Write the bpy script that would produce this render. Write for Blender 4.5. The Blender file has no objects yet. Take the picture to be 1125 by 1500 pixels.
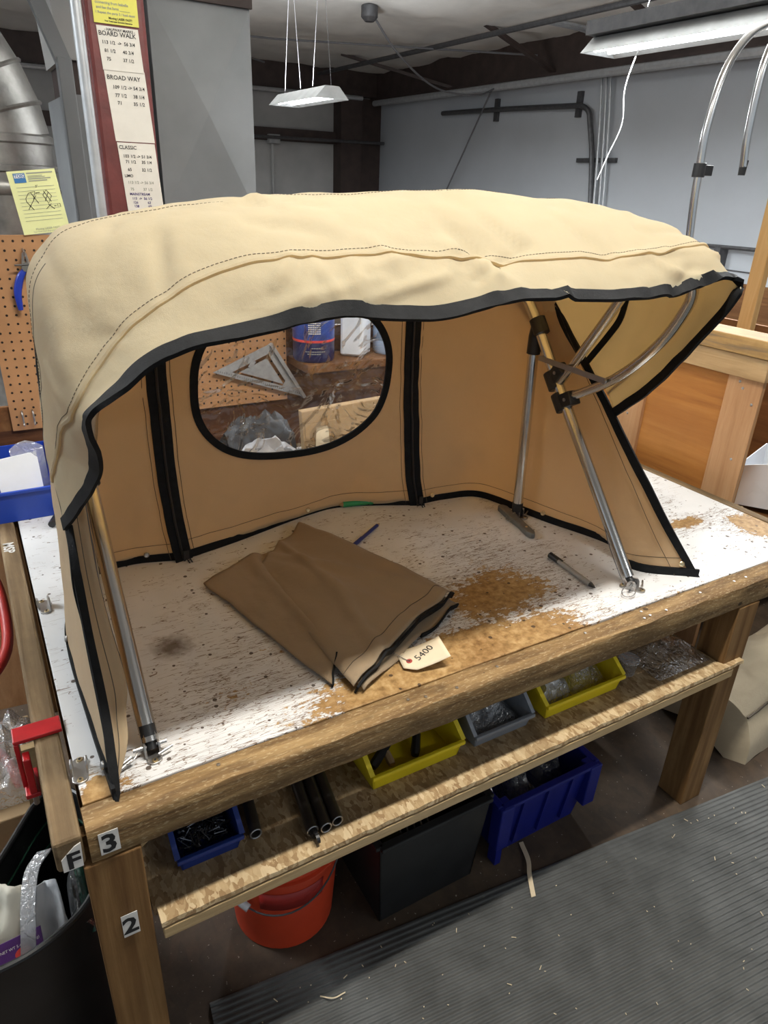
import bpy, bmesh, math, random
from mathutils import Vector, Matrix, noise as mnoise

random.seed(7)
scene = bpy.context.scene
COL = scene.collection
TZ = 0.80                      # height of the bench top; all heights below are measured from it

# ------------------------------------------------------------------ camera
cam_data = bpy.data.cameras.new('camera')
cam = bpy.data.objects.new('camera', cam_data)
COL.objects.link(cam)
YAW, PIT, ROL = 0.539, 0.4433, 0.0402
fwd = Vector((math.sin(YAW) * math.cos(PIT), math.cos(YAW) * math.cos(PIT), -math.sin(PIT)))
rgt0 = Vector((math.cos(YAW), -math.sin(YAW), 0))
up0 = rgt0.cross(fwd)
rgt = math.cos(ROL) * rgt0 + math.sin(ROL) * up0
upv = -math.sin(ROL) * rgt0 + math.cos(ROL) * up0
M = Matrix((rgt, upv, -fwd)).transposed().to_4x4()
M.translation = Vector((-0.0088, -0.8725, 0.9286 + TZ))
cam.matrix_world = M
cam_data.sensor_fit = 'VERTICAL'
cam_data.sensor_height = 36.0
cam_data.lens = 36.0 * 1021.7 / 1500.0
cam_data.clip_start = 0.02
cam_data.clip_end = 100
scene.camera = cam

# ------------------------------------------------------------------ world, exposure, large lights
world = bpy.data.worlds.new('workshop_ambient')
scene.world = world
world.use_nodes = True
world.node_tree.nodes['Background'].inputs[0].default_value = (0.80, 0.90, 1.0, 1)
world.node_tree.nodes['Background'].inputs[1].default_value = 0.48
scene.view_settings.view_transform = 'Standard'
scene.view_settings.look = 'None'
scene.view_settings.gamma = 1.0
scene.view_settings.use_curve_mapping = False
scene.view_settings.exposure = 0.0


def area(name, loc, sx, sy, power, color, rot=(0, 0, 0)):
    d = bpy.data.lights.new(name, 'AREA')
    d.shape = 'RECTANGLE'
    d.size, d.size_y, d.energy, d.color = sx, sy, power, color
    o = bpy.data.objects.new(name, d)
    o.location = (loc[0], loc[1], loc[2] + TZ)
    o.rotation_euler = rot
    COL.objects.link(o)
    return o


# the tubes of the bench fixture (its housing is built with the ceiling things) and of the fixtures in view, then added fill lamps
area('bench_tube_light', (0.85, -0.19, 2.33), 1.3, 0.09, 74, (1.0, 0.95, 0.86))
area('rear_tube_light', (2.86, 5.5, 1.49), 0.25, 0.9, 230, (0.92, 0.97, 1.0))
area('side_tube_light', (3.75, 1.9, 1.66), 0.2, 2.2, 150, (0.95, 0.98, 1.0))
area('far_fill_light', (-2.2, 2.5, 2.2), 0.3, 2.2, 160, (0.92, 0.97, 1.0))  # unseen lamp added to fill the room from the left
area('aisle_fill_light', (2.5, -3.0, 2.2), 2.2, 0.3, 22, (0.95, 0.98, 1.0))  # unseen lamp added as weak fill from the camera side
# the slots on top of the hoods let some of the light up to the ceiling
UP = (math.pi, 0, 0)
area('bench_slot_light', (0.85, -0.19, 2.48), 1.2, 0.10, 8, (1.0, 0.96, 0.90), UP)
area('rear_slot_light', (2.86, 5.5, 1.63), 0.10, 0.9, 90, (0.95, 0.98, 1.0), UP)
area('side_slot_light', (3.75, 1.9, 1.90), 0.10, 2.2, 190, (0.95, 0.98, 1.0), UP)
area('far_ceiling_fill', (-2.2, 2.5, 2.36), 0.10, 2.2, 160, (0.95, 0.98, 1.0), UP)  # uplight of the added left lamp, brightens the ceiling broadly


# ------------------------------------------------------------------ mesh helpers
class MB:
    def __init__(s):
        s.v, s.f, s.m = [], [], []

    def add(s, vs, fs, mi=0):
        b = len(s.v)
        s.v += [Vector(p) for p in vs]
        s.f += [[i + b for i in f] for f in fs]
        s.m += [mi] * len(fs)
        return s

    def box(s, a, b, mi=0):
        x0, y0, z0 = a
        x1, y1, z1 = b
        return s.hexa([(x0, y0, z0), (x1, y0, z0), (x1, y1, z0), (x0, y1, z0),
                       (x0, y0, z1), (x1, y0, z1), (x1, y1, z1), (x0, y1, z1)], mi)

    def hexa(s, p, mi=0):
        return s.add(p, [(3, 2, 1, 0), (4, 5, 6, 7), (0, 1, 5, 4), (1, 2, 6, 5), (2, 3, 7, 6), (3, 0, 4, 7)], mi)

    def obox(s, c, ax, ay, az, hx, hy, hz, mi=0):
        c, ax, ay, az = Vector(c), Vector(ax).normalized(), Vector(ay).normalized(), Vector(az).normalized()
        P = []
        for k in (-1, 1):
            for (i, j) in ((-1, -1), (1, -1), (1, 1), (-1, 1)):
                P.append(c + ax * hx * i + ay * hy * j + az * hz * k)
        return s.hexa(P, mi)

    def bar(s, p, q, w, t, up=(0, 0, 1), mi=0):
        """rectangular bar from p to q, w wide across, t thick along up"""
        p, q = Vector(p), Vector(q)
        d = (q - p)
        n = d.normalized()
        side = n.cross(Vector(up)).normalized()
        u = side.cross(n)
        return s.obox((p + q) / 2, n, side, u, d.length / 2, w / 2, t / 2, mi)

    def tube(s, pts, r, n=10, cap=True, closed=False, mi=0):
        pts = [Vector(p) for p in pts]
        rs = r if isinstance(r, (list, tuple)) else [r] * len(pts)
        N = len(pts)
        tang = []
        for i in range(N):
            a = pts[(i - 1) % N] if (closed or i > 0) else pts[i]
            b = pts[(i + 1) % N] if (closed or i < N - 1) else pts[i]
            t = (b - a)
            tang.append(t.normalized() if t.length > 1e-9 else Vector((0, 0, 1)))
        ref = Vector((0, 0, 1)) if abs(tang[0].z) < .9 else Vector((1, 0, 0))
        u = tang[0].cross(ref).normalized()
        vs, fs = [], []
        for i in range(N):
            u = (u - tang[i] * u.dot(tang[i])).normalized()
            w = tang[i].cross(u)
            for k in range(n):
                a = 2 * math.pi * k / n
                vs.append(pts[i] + (u * math.cos(a) + w * math.sin(a)) * rs[i])
        rng = N if closed else N - 1
        for i in range(rng):
            j = (i + 1) % N
            for k in range(n):
                k2 = (k + 1) % n
                fs.append((i * n + k, i * n + k2, j * n + k2, j * n + k))
        if cap and not closed:
            fs.append(tuple(reversed(range(n))))
            fs.append(tuple(range((N - 1) * n, N * n)))
        return s.add(vs, fs, mi)

    def lathe(s, c, prof, n=24, mi=0, axis='z', sx=1, sy=1):
        """prof: list of (r, h)"""
        c = Vector(c)
        vs, fs = [], []
        for (r, h) in prof:
            for k in range(n):
                a = 2 * math.pi * k / n
                q = (r * math.cos(a) * sx, r * math.sin(a) * sy, h)
                if axis == 'y':
                    q = (q[0], q[2], q[1])
                elif axis == 'x':
                    q = (q[2], q[0], q[1])
                vs.append(c + Vector(q))
        for i in range(len(prof) - 1):
            for k in range(n):
                k2 = (k + 1) % n
                fs.append((i * n + k, i * n + k2, (i + 1) * n + k2, (i + 1) * n + k))
        if prof[0][0] > 1e-6:
            fs.append(tuple(reversed(range(n))))
        if prof[-1][0] > 1e-6:
            fs.append(tuple(range((len(prof) - 1) * n, len(prof) * n)))
        return s.add(vs, fs, mi)

    def grid(s, rows, mi=0, closed=False):
        """rows: list of equally long point lists"""
        nr, nc = len(rows), len(rows[0])
        vs = [p for r in rows for p in r]
        fs = []
        for i in range(nr - 1):
            for j in range(nc if closed else nc - 1):
                j2 = (j + 1) % nc
                fs.append((i * nc + j, i * nc + j2, (i + 1) * nc + j2, (i + 1) * nc + j))
        return s.add(vs, fs, mi)

    def prism(s, poly, d, mi=0):
        """poly: planar list of 3d points, extruded by vector d"""
        n = len(poly)
        d = Vector(d)
        vs = [Vector(p) for p in poly] + [Vector(p) + d for p in poly]
        fs = [tuple(reversed(range(n))), tuple(range(n, 2 * n))]
        for i in range(n):
            j = (i + 1) % n
            fs.append((i, j, j + n, i + n))
        return s.add(vs, fs, mi)


def wloc(o):
    p = Vector((0, 0, 0))
    while o is not None:
        p += o.location
        o = o.parent
    return p


def obj(name, mb, mats, parent=None, smooth=False, bevel=0, solid=0, sub=0, label=None, cat=None, group=None, kind=None):
    if isinstance(mb, MB):
        vs = [Vector((p.x, p.y, p.z + TZ)) for p in mb.v]
        me = bpy.data.meshes.new(name)
        lo = Vector((min(p.x for p in vs), min(p.y for p in vs), min(p.z for p in vs)))
        hi = Vector((max(p.x for p in vs), max(p.y for p in vs), max(p.z for p in vs)))
        org = Vector(((lo.x + hi.x) / 2, (lo.y + hi.y) / 2, lo.z))
        me.from_pydata([p - org for p in vs], [], mb.f)
        for i, poly in enumerate(me.polygons):
            poly.material_index = mb.m[i]
            poly.use_smooth = smooth
        bm = bmesh.new()
        bm.from_mesh(me)
        if solid == 0:
            bmesh.ops.recalc_face_normals(bm, faces=bm.faces)
        bm.to_mesh(me)
        bm.free()
    o = bpy.data.objects.new(name, me)
    for m in (mats if isinstance(mats, (list, tuple)) else [mats]):
        me.materials.append(m)
    COL.objects.link(o)
    if parent is not None:
        o.parent = parent
        o.location = org - wloc(parent)
    else:
        o.location = org
    if solid:
        md = o.modifiers.new('thickness', 'SOLIDIFY')
        md.thickness = solid
        md.offset = 0
    if bevel:
        md = o.modifiers.new('edge', 'BEVEL')
        md.width = bevel
        md.segments = 2
        md.limit_method = 'ANGLE'
        md.angle_limit = 0.7
    if sub:
        md = o.modifiers.new('smooth', 'SUBSURF')
        md.levels = md.render_levels = sub
    if smooth and not solid and not sub:
        me.set_sharp_from_angle(angle=0.7)
    if label:
        o['label'] = label
        o['category'] = cat
    if group:
        o['group'] = group
    if kind:
        o['kind'] = kind
    return o


def thing(name, label, cat, loc, group=None, kind=None):
    o = bpy.data.objects.new(name, None)
    o.empty_display_size = .05
    o.location = (loc[0], loc[1], loc[2] + TZ)
    COL.objects.link(o)
    if kind != 'structure':
        o['label'] = label
        o['category'] = cat
    if group:
        o['group'] = group
    if kind:
        o['kind'] = kind
    return o


def crom(P, n):
    """Catmull-Rom through P with n samples per span"""
    P = [Vector(p) for p in P]
    out = []
    for i in range(len(P) - 1):
        p1, p2 = P[i], P[i + 1]
        p0 = P[i - 1] if i > 0 else p1 * 2 - p2
        p3 = P[i + 2] if i + 2 < len(P) else p2 * 2 - p1
        for k in range(n):
            t = k / n
            out.append(.5 * ((2 * p1) + (p2 - p0) * t + (2 * p0 - 5 * p1 + 4 * p2 - p3) * t * t + (3 * p1 - p0 - 3 * p2 + p3) * t ** 3))
    out.append(P[-1].copy())
    return out


def loft(stations, nu, nv):
    rows = [crom(s, nu) for s in stations]
    cols = [crom([r[j] for r in rows], nv) for j in range(len(rows[0]))]
    return [[cols[j][i] for j in range(len(cols))] for i in range(len(cols[0]))]


def normals(g):
    nr, nc = len(g), len(g[0])
    N = []
    for i in range(nr):
        r = []
        for j in range(nc):
            a = g[min(i + 1, nr - 1)][j] - g[max(i - 1, 0)][j]
            b = g[i][min(j + 1, nc - 1)] - g[i][max(j - 1, 0)]
            n = a.cross(b)
            r.append(n.normalized() if n.length > 1e-12 else Vector((0, 0, 1)))
        N.append(r)
    return N


def fbm(p, sc, oc=3):
    return mnoise.fractal(Vector(p) * sc, 1.0, 2.0, oc)


def ribbon(path, side, w, t=0.003, closed=False):
    """flat strip: path points, side = list of unit vectors across, w width, t thickness along tangent x side"""
    mb = MB()
    N = len(path)
    rows = []
    for i in range(N):
        a = path[(i - 1) % N] if (closed or i) else path[0]
        b = path[(i + 1) % N] if (closed or i < N - 1) else path[-1]
        tg = (b - a).normalized()
        sd = side[i].normalized()
        up = tg.cross(sd).normalized()
        p = path[i]
        rows.append([p - sd * w / 2 - up * t / 2, p + sd * w / 2 - up * t / 2, p + sd * w / 2 + up * t / 2, p - sd * w / 2 + up * t / 2])
    if closed:
        rows.append(rows[0])
    mb.grid(rows, closed=True)
    if not closed:
        mb.f.append([0, 1, 2, 3]); mb.m.append(0)
        b = (N - 1) * 4
        mb.f.append([b + 3, b + 2, b + 1, b]); mb.m.append(0)
    return mb


def text(name, s, size, o, xd, yd, mat, parent, align='LEFT', bold=0.0):
    cu = bpy.data.curves.new('lettering_curve', 'FONT')
    cu.body = s
    cu.size = size
    cu.align_x = align
    cu.offset = bold
    cu.resolution_u = 2
    t = bpy.data.objects.new('tmp', cu)
    COL.objects.link(t)
    bpy.context.view_layer.update()
    me = bpy.data.meshes.new_from_object(t.evaluated_get(bpy.context.evaluated_depsgraph_get()))
    bpy.data.objects.remove(t)
    mb = MB()
    o, xd, yd = Vector(o), Vector(xd).normalized(), Vector(yd).normalized()
    mb.add([o + xd * v.co.x + yd * v.co.y for v in me.vertices], [list(p.vertices) for p in me.polygons])
    bpy.data.meshes.remove(me)
    return obj(name, mb, mat, parent)


def copy_tree(o, parent=None):
    c = o.copy()
    COL.objects.link(c)
    if parent is not None:
        c.parent = parent
    for ch in list(o.children):
        copy_tree(ch, c)
    return c


# ------------------------------------------------------------------ materials
class NT:
    def __init__(s, name):
        s.m = bpy.data.materials.new(name)
        s.m.use_nodes = True
        s.t = s.m.node_tree
        s.b = s.t.nodes['Principled BSDF']
        s.out = s.t.nodes['Material Output']

    def n(s, ty, **kw):
        nd = s.t.nodes.new(ty)
        for k, v in kw.items():
            if k.startswith('i_'):
                nd.inputs[k[2:].replace('_', ' ')].default_value = v
            else:
                setattr(nd, k, v)
        return nd

    def l(s, a, b):
        s.t.links.new(a, b)

    def pos(s, scale=(1, 1, 1), rot=(0, 0, 0), obj_space=False):
        mp = s.n('ShaderNodeMapping')
        mp.inputs['Scale'].default_value = scale
        mp.inputs['Rotation'].default_value = rot
        if obj_space:
            s.l(s.n('ShaderNodeTexCoord').outputs['Object'], mp.inputs[0])
        else:
            s.l(s.n('ShaderNodeNewGeometry').outputs['Position'], mp.inputs[0])
        return mp.outputs[0]

    def noise(s, vec, scale, detail=4, rough=.55, dist=0):
        nd = s.n('ShaderNodeTexNoise')
        nd.inputs['Scale'].default_value = scale
        nd.inputs['Detail'].default_value = detail
        nd.inputs['Roughness'].default_value = rough
        nd.inputs['Distortion'].default_value = dist
        s.l(vec, nd.inputs['Vector'])
        return nd.outputs['Fac']

    def ramp(s, fac, stops, interp='LINEAR'):
        r = s.n('ShaderNodeValToRGB')
        r.color_ramp.interpolation = interp
        e = r.color_ramp.elements
        while len(e) < len(stops):
            e.new(.5)
        for k, (p, c) in enumerate(stops):
            e[k].position = p
            e[k].color = (c[0], c[1], c[2], 1) if isinstance(c, (tuple, list)) else (c, c, c, 1)
        s.l(fac, r.inputs[0])
        return r.outputs[0]

    def mix(s, f, a, b, mode='MIX'):
        x = s.n('ShaderNodeMix', data_type='RGBA', blend_type=mode)
        for sock, val in ((x.inputs[0], f), (x.inputs[6], a), (x.inputs[7], b)):
            if hasattr(val, 'is_linked'):
                s.l(val, sock)
            else:
                sock.default_value = val if not isinstance(val, (tuple, list)) else (val[0], val[1], val[2], 1)
        return x.outputs[2]

    def math(s, op, a, b=0.0, c=0.0, clamp=False):
        x = s.n('ShaderNodeMath', operation=op)
        x.use_clamp = clamp
        for i, val in enumerate((a, b, c)):
            if hasattr(val, 'is_linked'):
                s.l(val, x.inputs[i])
            else:
                x.inputs[i].default_value = val
        return x.outputs[0]

    def bump(s, h, strength=.3, dist=.002):
        b = s.n('ShaderNodeBump')
        b.inputs['Strength'].default_value = strength
        b.inputs['Distance'].default_value = dist
        s.l(h, b.inputs['Height'])
        s.l(b.outputs[0], s.b.inputs['Normal'])
        return b.outputs[0]

    def col(s, c):
        if hasattr(c, 'is_linked'):
            s.l(c, s.b.inputs['Base Color'])
        else:
            s.b.inputs['Base Color'].default_value = (c[0], c[1], c[2], 1)

    def set(s, **kw):
        for k, v in kw.items():
            s.b.inputs[k.replace('_', ' ')].default_value = v
        return s


def plain(name, c, rough=.5, metal=0.0, var=.15, scale=8, bump=0, trans=0, alpha=None, spec=None, coat=0):
    t = NT(name)
    p = t.pos()
    nz = t.noise(p, scale, 5)
    dark = tuple(x * (1 - var) for x in c)
    lite = tuple(min(1, x * (1 + var)) for x in c)
    t.col(t.ramp(nz, [(.3, dark), (.7, lite)]))
    t.set(Roughness=rough, Metallic=metal)
    if trans:
        t.set(Transmission_Weight=trans)
    if spec is not None:
        t.set(Specular_IOR_Level=spec)
    if coat:
        t.set(Coat_Weight=coat)
    if bump:
        t.bump(t.noise(p, scale * 6, 4), bump, .002)
    return t.m


def wood(name, c_dark, c_mid, c_lite, axis='x', scale=1.0, rough=.7, dirt=.3, ring=True, knots=False):
    t = NT(name)
    st = {'x': (.8, 14, 14), 'y': (14, .8, 14), 'z': (14, 14, .8)}[axis]
    st = tuple(v * scale for v in st)
    p = t.pos(st)
    a = t.noise(p, 3.2, 6, .6, .6)
    fine = t.noise(t.pos(tuple(v * 4 for v in st)), 6, 3, .6)
    c = t.ramp(a, [(.28, c_dark), (.5, c_mid), (.72, c_lite)])
    if ring:
        w = t.n('ShaderNodeTexWave', wave_type='BANDS', bands_direction={'x': 'Z', 'y': 'X', 'z': 'X'}[axis])
        w.inputs['Scale'].default_value = .55
        w.inputs['Distortion'].default_value = 9
        w.inputs['Detail'].default_value = 3
        w.inputs['Detail Scale'].default_value = .5
        t.l(p, w.inputs['Vector'])
        c = t.mix(t.math('MULTIPLY', t.ramp(w.outputs['Fac'], [(.55, 0.0), (.95, 1.0)]), .45), c, c_dark)
    c = t.mix(t.math('MULTIPLY', fine, .3), c, tuple(x * .55 for x in c_dark))
    d = t.ramp(t.noise(t.pos(), 7, 6, .65), [(.45, 0.0), (.68, 1.0)])
    c = t.mix(t.math('MULTIPLY', d, dirt), c, tuple(x * .35 for x in c_mid))
    t.col(c)
    t.set(Roughness=rough, Specular_IOR_Level=.25)
    t.bump(t.math('ADD', a, fine), .35, .0015)
    return t.m


def osb(name, tint=(1, 1, 1), dirt=.5):
    t = NT(name)
    v = t.n('ShaderNodeTexVoronoi')
    v.inputs['Scale'].default_value = 1
    v.inputs['Randomness'].default_value = 1
    base = t.pos((120, 60, 90), (0, 0, .5))
    dis = t.n('ShaderNodeVectorMath', operation='ADD')
    nz = t.n('ShaderNodeTexNoise')
    nz.inputs['Scale'].default_value = .6
    t.l(base, nz.inputs['Vector'])
    t.l(base, dis.inputs[0])
    sc = t.n('ShaderNodeVectorMath', operation='SCALE')
    sc.inputs['Scale'].default_value = 2.2
    t.l(nz.outputs['Color'], sc.inputs[0])
    t.l(sc.outputs[0], dis.inputs[1])
    t.l(dis.outputs[0], v.inputs['Vector'])
    sep = t.n('ShaderNodeSeparateColor')
    t.l(v.outputs['Color'], sep.inputs[0])
    f = lambda c: tuple(c[i] * tint[i] for i in range(3))
    c = t.ramp(sep.outputs[0], [(0, f((.28, .17, .08))), (.5, f((.45, .31, .16))), (1, f((.62, .47, .28)))])
    gr = t.noise(t.pos((60, 12, 40), (0, 0, .7)), 4, 4)
    c = t.mix(t.math('MULTIPLY', gr, .35), c, f((.22, .13, .06)))
    d = t.ramp(t.noise(t.pos(), 5, 6, .65), [(.4, 0.0), (.7, 1.0)])
    c = t.mix(t.math('MULTIPLY', d, dirt), c, (.05, .035, .022))
    t.col(c)
    t.set(Roughness=.8, Specular_IOR_Level=.2)
    t.bump(t.math('ADD', sep.outputs[0], gr), .4, .001)
    return t.m


def fabric(name, c, c2, transl=.18, weave=900):
    t = NT(name)
    p = t.pos()
    big = t.noise(p, 5, 5)
    col = t.ramp(big, [(.3, c2), (.7, c)])
    wv = t.noise(t.pos((1, 1, 1)), weave, 2)
    t.col(t.mix(t.math('MULTIPLY', wv, .18), col, tuple(x * .6 for x in c)))
    t.set(Roughness=.85, Specular_IOR_Level=.15, Sheen_Weight=.15, Sheen_Roughness=.5)
    h = t.math('ADD', t.math('MULTIPLY', wv, .25), t.math('MULTIPLY', t.noise(p, 22, 4), 1.4))
    b = t.bump(h, .45, .006)
    tr = t.n('ShaderNodeBsdfTranslucent')
    tr.inputs['Color'].default_value = (min(1, c[0] * 1.45), c[1] * 1.22, c[2] * .95, 1)
    mx = t.n('ShaderNodeMixShader')
    mx.inputs[0].default_value = transl
    t.l(t.b.outputs[0], mx.inputs[1])
    t.l(tr.outputs[0], mx.inputs[2])
    t.l(mx.outputs[0], t.out.inputs[0])
    return t.m


def clear(name, tint=(1, 1, 1), gloss=.12, rough=.06, bscale=18, bstr=.6, milk=0.0, bdist=.01):
    """thin clear plastic: see-through with a rippled gloss"""
    t = NT(name)
    p = t.pos()
    bn = t.n('ShaderNodeBump')
    bn.inputs['Strength'].default_value = bstr
    bn.inputs['Distance'].default_value = bdist
    t.l(t.noise(p, bscale, 2, .45, 2.0), bn.inputs['Height'])
    tr = t.n('ShaderNodeBsdfTransparent')
    tr.inputs[0].default_value = (*tint, 1)
    gl = t.n('ShaderNodeBsdfGlossy')
    gl.inputs['Roughness'].default_value = rough
    t.l(bn.outputs[0], gl.inputs['Normal'])
    df = t.n('ShaderNodeBsdfDiffuse')
    df.inputs[0].default_value = (.8, .82, .85, 1)
    m0 = t.n('ShaderNodeMixShader')
    m0.inputs[0].default_value = milk
    t.l(tr.outputs[0], m0.inputs[1])
    t.l(df.outputs[0], m0.inputs[2])
    lw = t.n('ShaderNodeLayerWeight')
    lw.inputs[0].default_value = .25
    t.l(bn.outputs[0], lw.inputs['Normal'])
    fac = t.math('ADD', t.math('MULTIPLY', lw.outputs['Fresnel'], .5), gloss, clamp=True)
    m1 = t.n('ShaderNodeMixShader')
    t.l(fac, m1.inputs[0])
    t.l(m0.outputs[0], m1.inputs[1])
    t.l(gl.outputs[0], m1.inputs[2])
    t.l(m1.outputs[0], t.out.inputs[0])
    return t.m


def emit(name, c, s):
    t = NT(name)
    t.col(c)
    t.b.inputs['Emission Color'].default_value = (*c, 1)
    t.b.inputs['Emission Strength'].default_value = s
    return t.m


def bench_paint():
    """white paint over chipboard: scratched, dotted with drops, rubbed through along the front"""
    t = NT('worn_white_paint')
    pos = t.n('ShaderNodeNewGeometry').outputs['Position']
    p = t.pos()
    n1 = t.math('ADD', t.math('MULTIPLY', t.noise(p, 9, 8, .68), .55), t.math('MULTIPLY', t.noise(t.pos((1, 3, 1), (0, 0, -.95)), 48, 5, .75), .45))
    n2 = t.noise(p, 55, 5, .6)
    mask = None
    for (cx, cy, rx, ry, wgt) in ((.78, .08, .62, .17, 1.2), (1.02, .27, .34, .22, .85), (1.72, .47, .22, .10, .75), (1.80, .33, .2, .07, .8),  # patch right of the fold: wear plus tan canopy bounce put into the colour
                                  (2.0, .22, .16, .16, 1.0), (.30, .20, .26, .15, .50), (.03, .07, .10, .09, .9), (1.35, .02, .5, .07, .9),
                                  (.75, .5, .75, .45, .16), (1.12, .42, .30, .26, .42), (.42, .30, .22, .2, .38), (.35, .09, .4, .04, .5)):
        sub = t.n('ShaderNodeVectorMath', operation='SUBTRACT')
        t.l(pos, sub.inputs[0])
        sub.inputs[1].default_value = (cx, cy, 0)
        mul = t.n('ShaderNodeVectorMath', operation='MULTIPLY')
        t.l(sub.outputs[0], mul.inputs[0])
        mul.inputs[1].default_value = (1 / rx, 1 / ry, 0)
        ln = t.n('ShaderNodeVectorMath', operation='LENGTH')
        t.l(mul.outputs[0], ln.inputs[0])
        e = t.math('MULTIPLY', t.math('SUBTRACT', 1.0, ln.outputs['Value'], clamp=True), wgt)
        mask = e if mask is None else t.math('MAXIMUM', mask, e)
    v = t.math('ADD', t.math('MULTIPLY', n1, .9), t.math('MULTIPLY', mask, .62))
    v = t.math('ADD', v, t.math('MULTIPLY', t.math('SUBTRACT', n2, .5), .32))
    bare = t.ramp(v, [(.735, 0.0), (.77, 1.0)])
    # scratches at several angles
    scr = None
    for ang, th, sc in ((.35, .007, 7), (-.6, .006, 8), (1.1, .006, 6), (2.0, .006, 9), (.8, .006, 10), (1.6, .006, 12)):
        q = t.noise(t.pos((1.0, 9, 1), (0, 0, ang)), sc, 2, .5, .3)
        s = t.math('LESS_THAN', t.math('ABSOLUTE', t.math('SUBTRACT', q, .5)), th)
        g = t.noise(t.pos((1, 1, 1), (0, 0, ang)), 6 + sc, 2)
        s = t.math('MULTIPLY', s, t.math('GREATER_THAN', t.math('ADD', g, t.math('MULTIPLY', mask, .55)), .62))
        scr = s if scr is None else t.math('MAXIMUM', scr, s)
    # drops
    vo = t.n('ShaderNodeTexVoronoi')
    vo.inputs['Scale'].default_value = 26
    vo.voronoi_dimensions = '2D'
    t.l(p, vo.inputs['Vector'])
    sp = t.n('ShaderNodeSeparateColor')
    t.l(vo.outputs['Color'], sp.inputs[0])
    rad = t.math('MULTIPLY', t.math('SUBTRACT', sp.outputs[0], .45), .34)
    dots = t.math('LESS_THAN', t.math('ADD', vo.outputs['Distance'], t.math('MULTIPLY', n2, .12)), rad)
    paint = t.ramp(t.noise(p, 4, 5), [(.3, (.66, .67, .68)), (.7, (.80, .80, .80))])
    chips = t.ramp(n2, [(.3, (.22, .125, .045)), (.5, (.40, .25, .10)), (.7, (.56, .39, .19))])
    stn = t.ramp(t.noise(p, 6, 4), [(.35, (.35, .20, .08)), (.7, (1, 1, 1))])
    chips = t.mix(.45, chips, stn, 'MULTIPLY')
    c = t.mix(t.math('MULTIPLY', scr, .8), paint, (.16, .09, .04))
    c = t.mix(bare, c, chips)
    c = t.mix(t.math('MULTIPLY', dots, .9), c, (.06, .035, .02))
    # one oil stain by the near tube
    sub = t.n('ShaderNodeVectorMath', operation='DISTANCE')
    t.l(pos, sub.inputs[0])
    sub.inputs[1].default_value = (.24, .416, TZ)
    st = t.ramp(t.math('ADD', sub.outputs['Value'], t.math('MULTIPLY', t.math('SUBTRACT', n2, .5), .05)), [(.012, 1.0), (.055, 0.0)])
    c = t.mix(t.math('MULTIPLY', st, .85), c, (.09, .05, .02))
    t.col(c)
    t.set(Roughness=.55, Specular_IOR_Level=.3)
    t.bump(t.math('SUBTRACT', t.math('MULTIPLY', n2, .3), t.math('MAXIMUM', bare, scr)), .5, .0012)
    return t.m


def worn_beam():
    t = NT('worn_beam_wood')
    p = t.pos((.8, 12, 12))
    a = t.noise(p, 4, 6, .6, .5)
    n2 = t.noise(t.pos((16, 55, 55)), 5, 4, .6)
    c = t.ramp(a, [(.28, (.10, .055, .022)), (.5, (.215, .13, .055)), (.72, (.37, .245, .11))])
    fib = t.ramp(n2, [(.55, 0.0), (.66, 1.0)])
    c = t.mix(t.math('MULTIPLY', fib, .42), c, (.62, .50, .30))
    d = t.ramp(t.noise(t.pos((1.5, 6, 6)), 7, 5), [(.5, 0.0), (.72, 1.0)])
    c = t.mix(t.math('MULTIPLY', d, .6), c, (.055, .03, .014))
    vo = t.n('ShaderNodeTexVoronoi')
    vo.inputs['Scale'].default_value = 22
    t.l(t.pos((.7, 1, 1)), vo.inputs['Vector'])
    sp = t.n('ShaderNodeSeparateColor')
    t.l(vo.outputs['Color'], sp.inputs[0])
    hole = t.math('LESS_THAN', vo.outputs['Distance'], t.math('MULTIPLY', t.math('SUBTRACT', sp.outputs[1], .55), .28))
    c = t.mix(t.math('MULTIPLY', hole, .8), c, (.03, .017, .008))
    t.col(c)
    t.set(Roughness=.75, Specular_IOR_Level=.25)
    t.bump(t.math('SUBTRACT', t.math('ADD', a, t.math('MULTIPLY', n2, .6)), hole), .7, .003)
    return t.m


MAT = {}
MAT['fabric'] = fabric('sand_canvas', (.58, .535, .39), (.53, .487, .35), .48)
MAT['fabric_in'] = fabric('sand_canvas_warm_shade', (.59, .475, .31), (.54, .43, .28), .30)  # same canvas as the roof; the warm, dimmer inner light is in its colour
MAT['taupe'] = fabric('taupe_canvas', (.36, .27, .175), (.30, .225, .145), .03)
MAT['binding'] = plain('black_binding_tape', (.0085, .009, .010), .75, 0, .3, 60, .3, spec=.2)
MAT['black_plastic'] = plain('black_plastic', (.015, .015, .016), .4, 0, .2)
MAT['thread'] = plain('brown_thread', (.10, .075, .05), .8)
MAT['alu'] = plain('polished_tube', (.72, .71, .69), .22, 1, .05, 10)
MAT['steel'] = plain('stainless_fitting', (.42, .41, .40), .38, 1, .1, 30)
MAT['brass'] = plain('snap_brass', (.75, .62, .38), .3, 1, .1, 30)
MAT['vinyl'] = clear('clear_vinyl', (.93, .94, .96), .055, .05, 9, 1.0, .025, .035)
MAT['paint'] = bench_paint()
MAT['beam'] = worn_beam()
MAT['leg'] = wood('fir_post', (.13, .06, .02), (.25, .135, .05), (.34, .20, .085), 'z', .8, .7, .2)
MAT['sideboard'] = wood('weathered_board', (.11, .07, .035), (.20, .135, .07), (.31, .225, .13), 'y', 1, .75, .45)
MAT['osb'] = osb('chipboard', (1, 1, 1), .65)
MAT['osb_edge'] = osb('pale_chipboard_strip', (1.25, 1.3, 1.35), .25)
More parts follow.
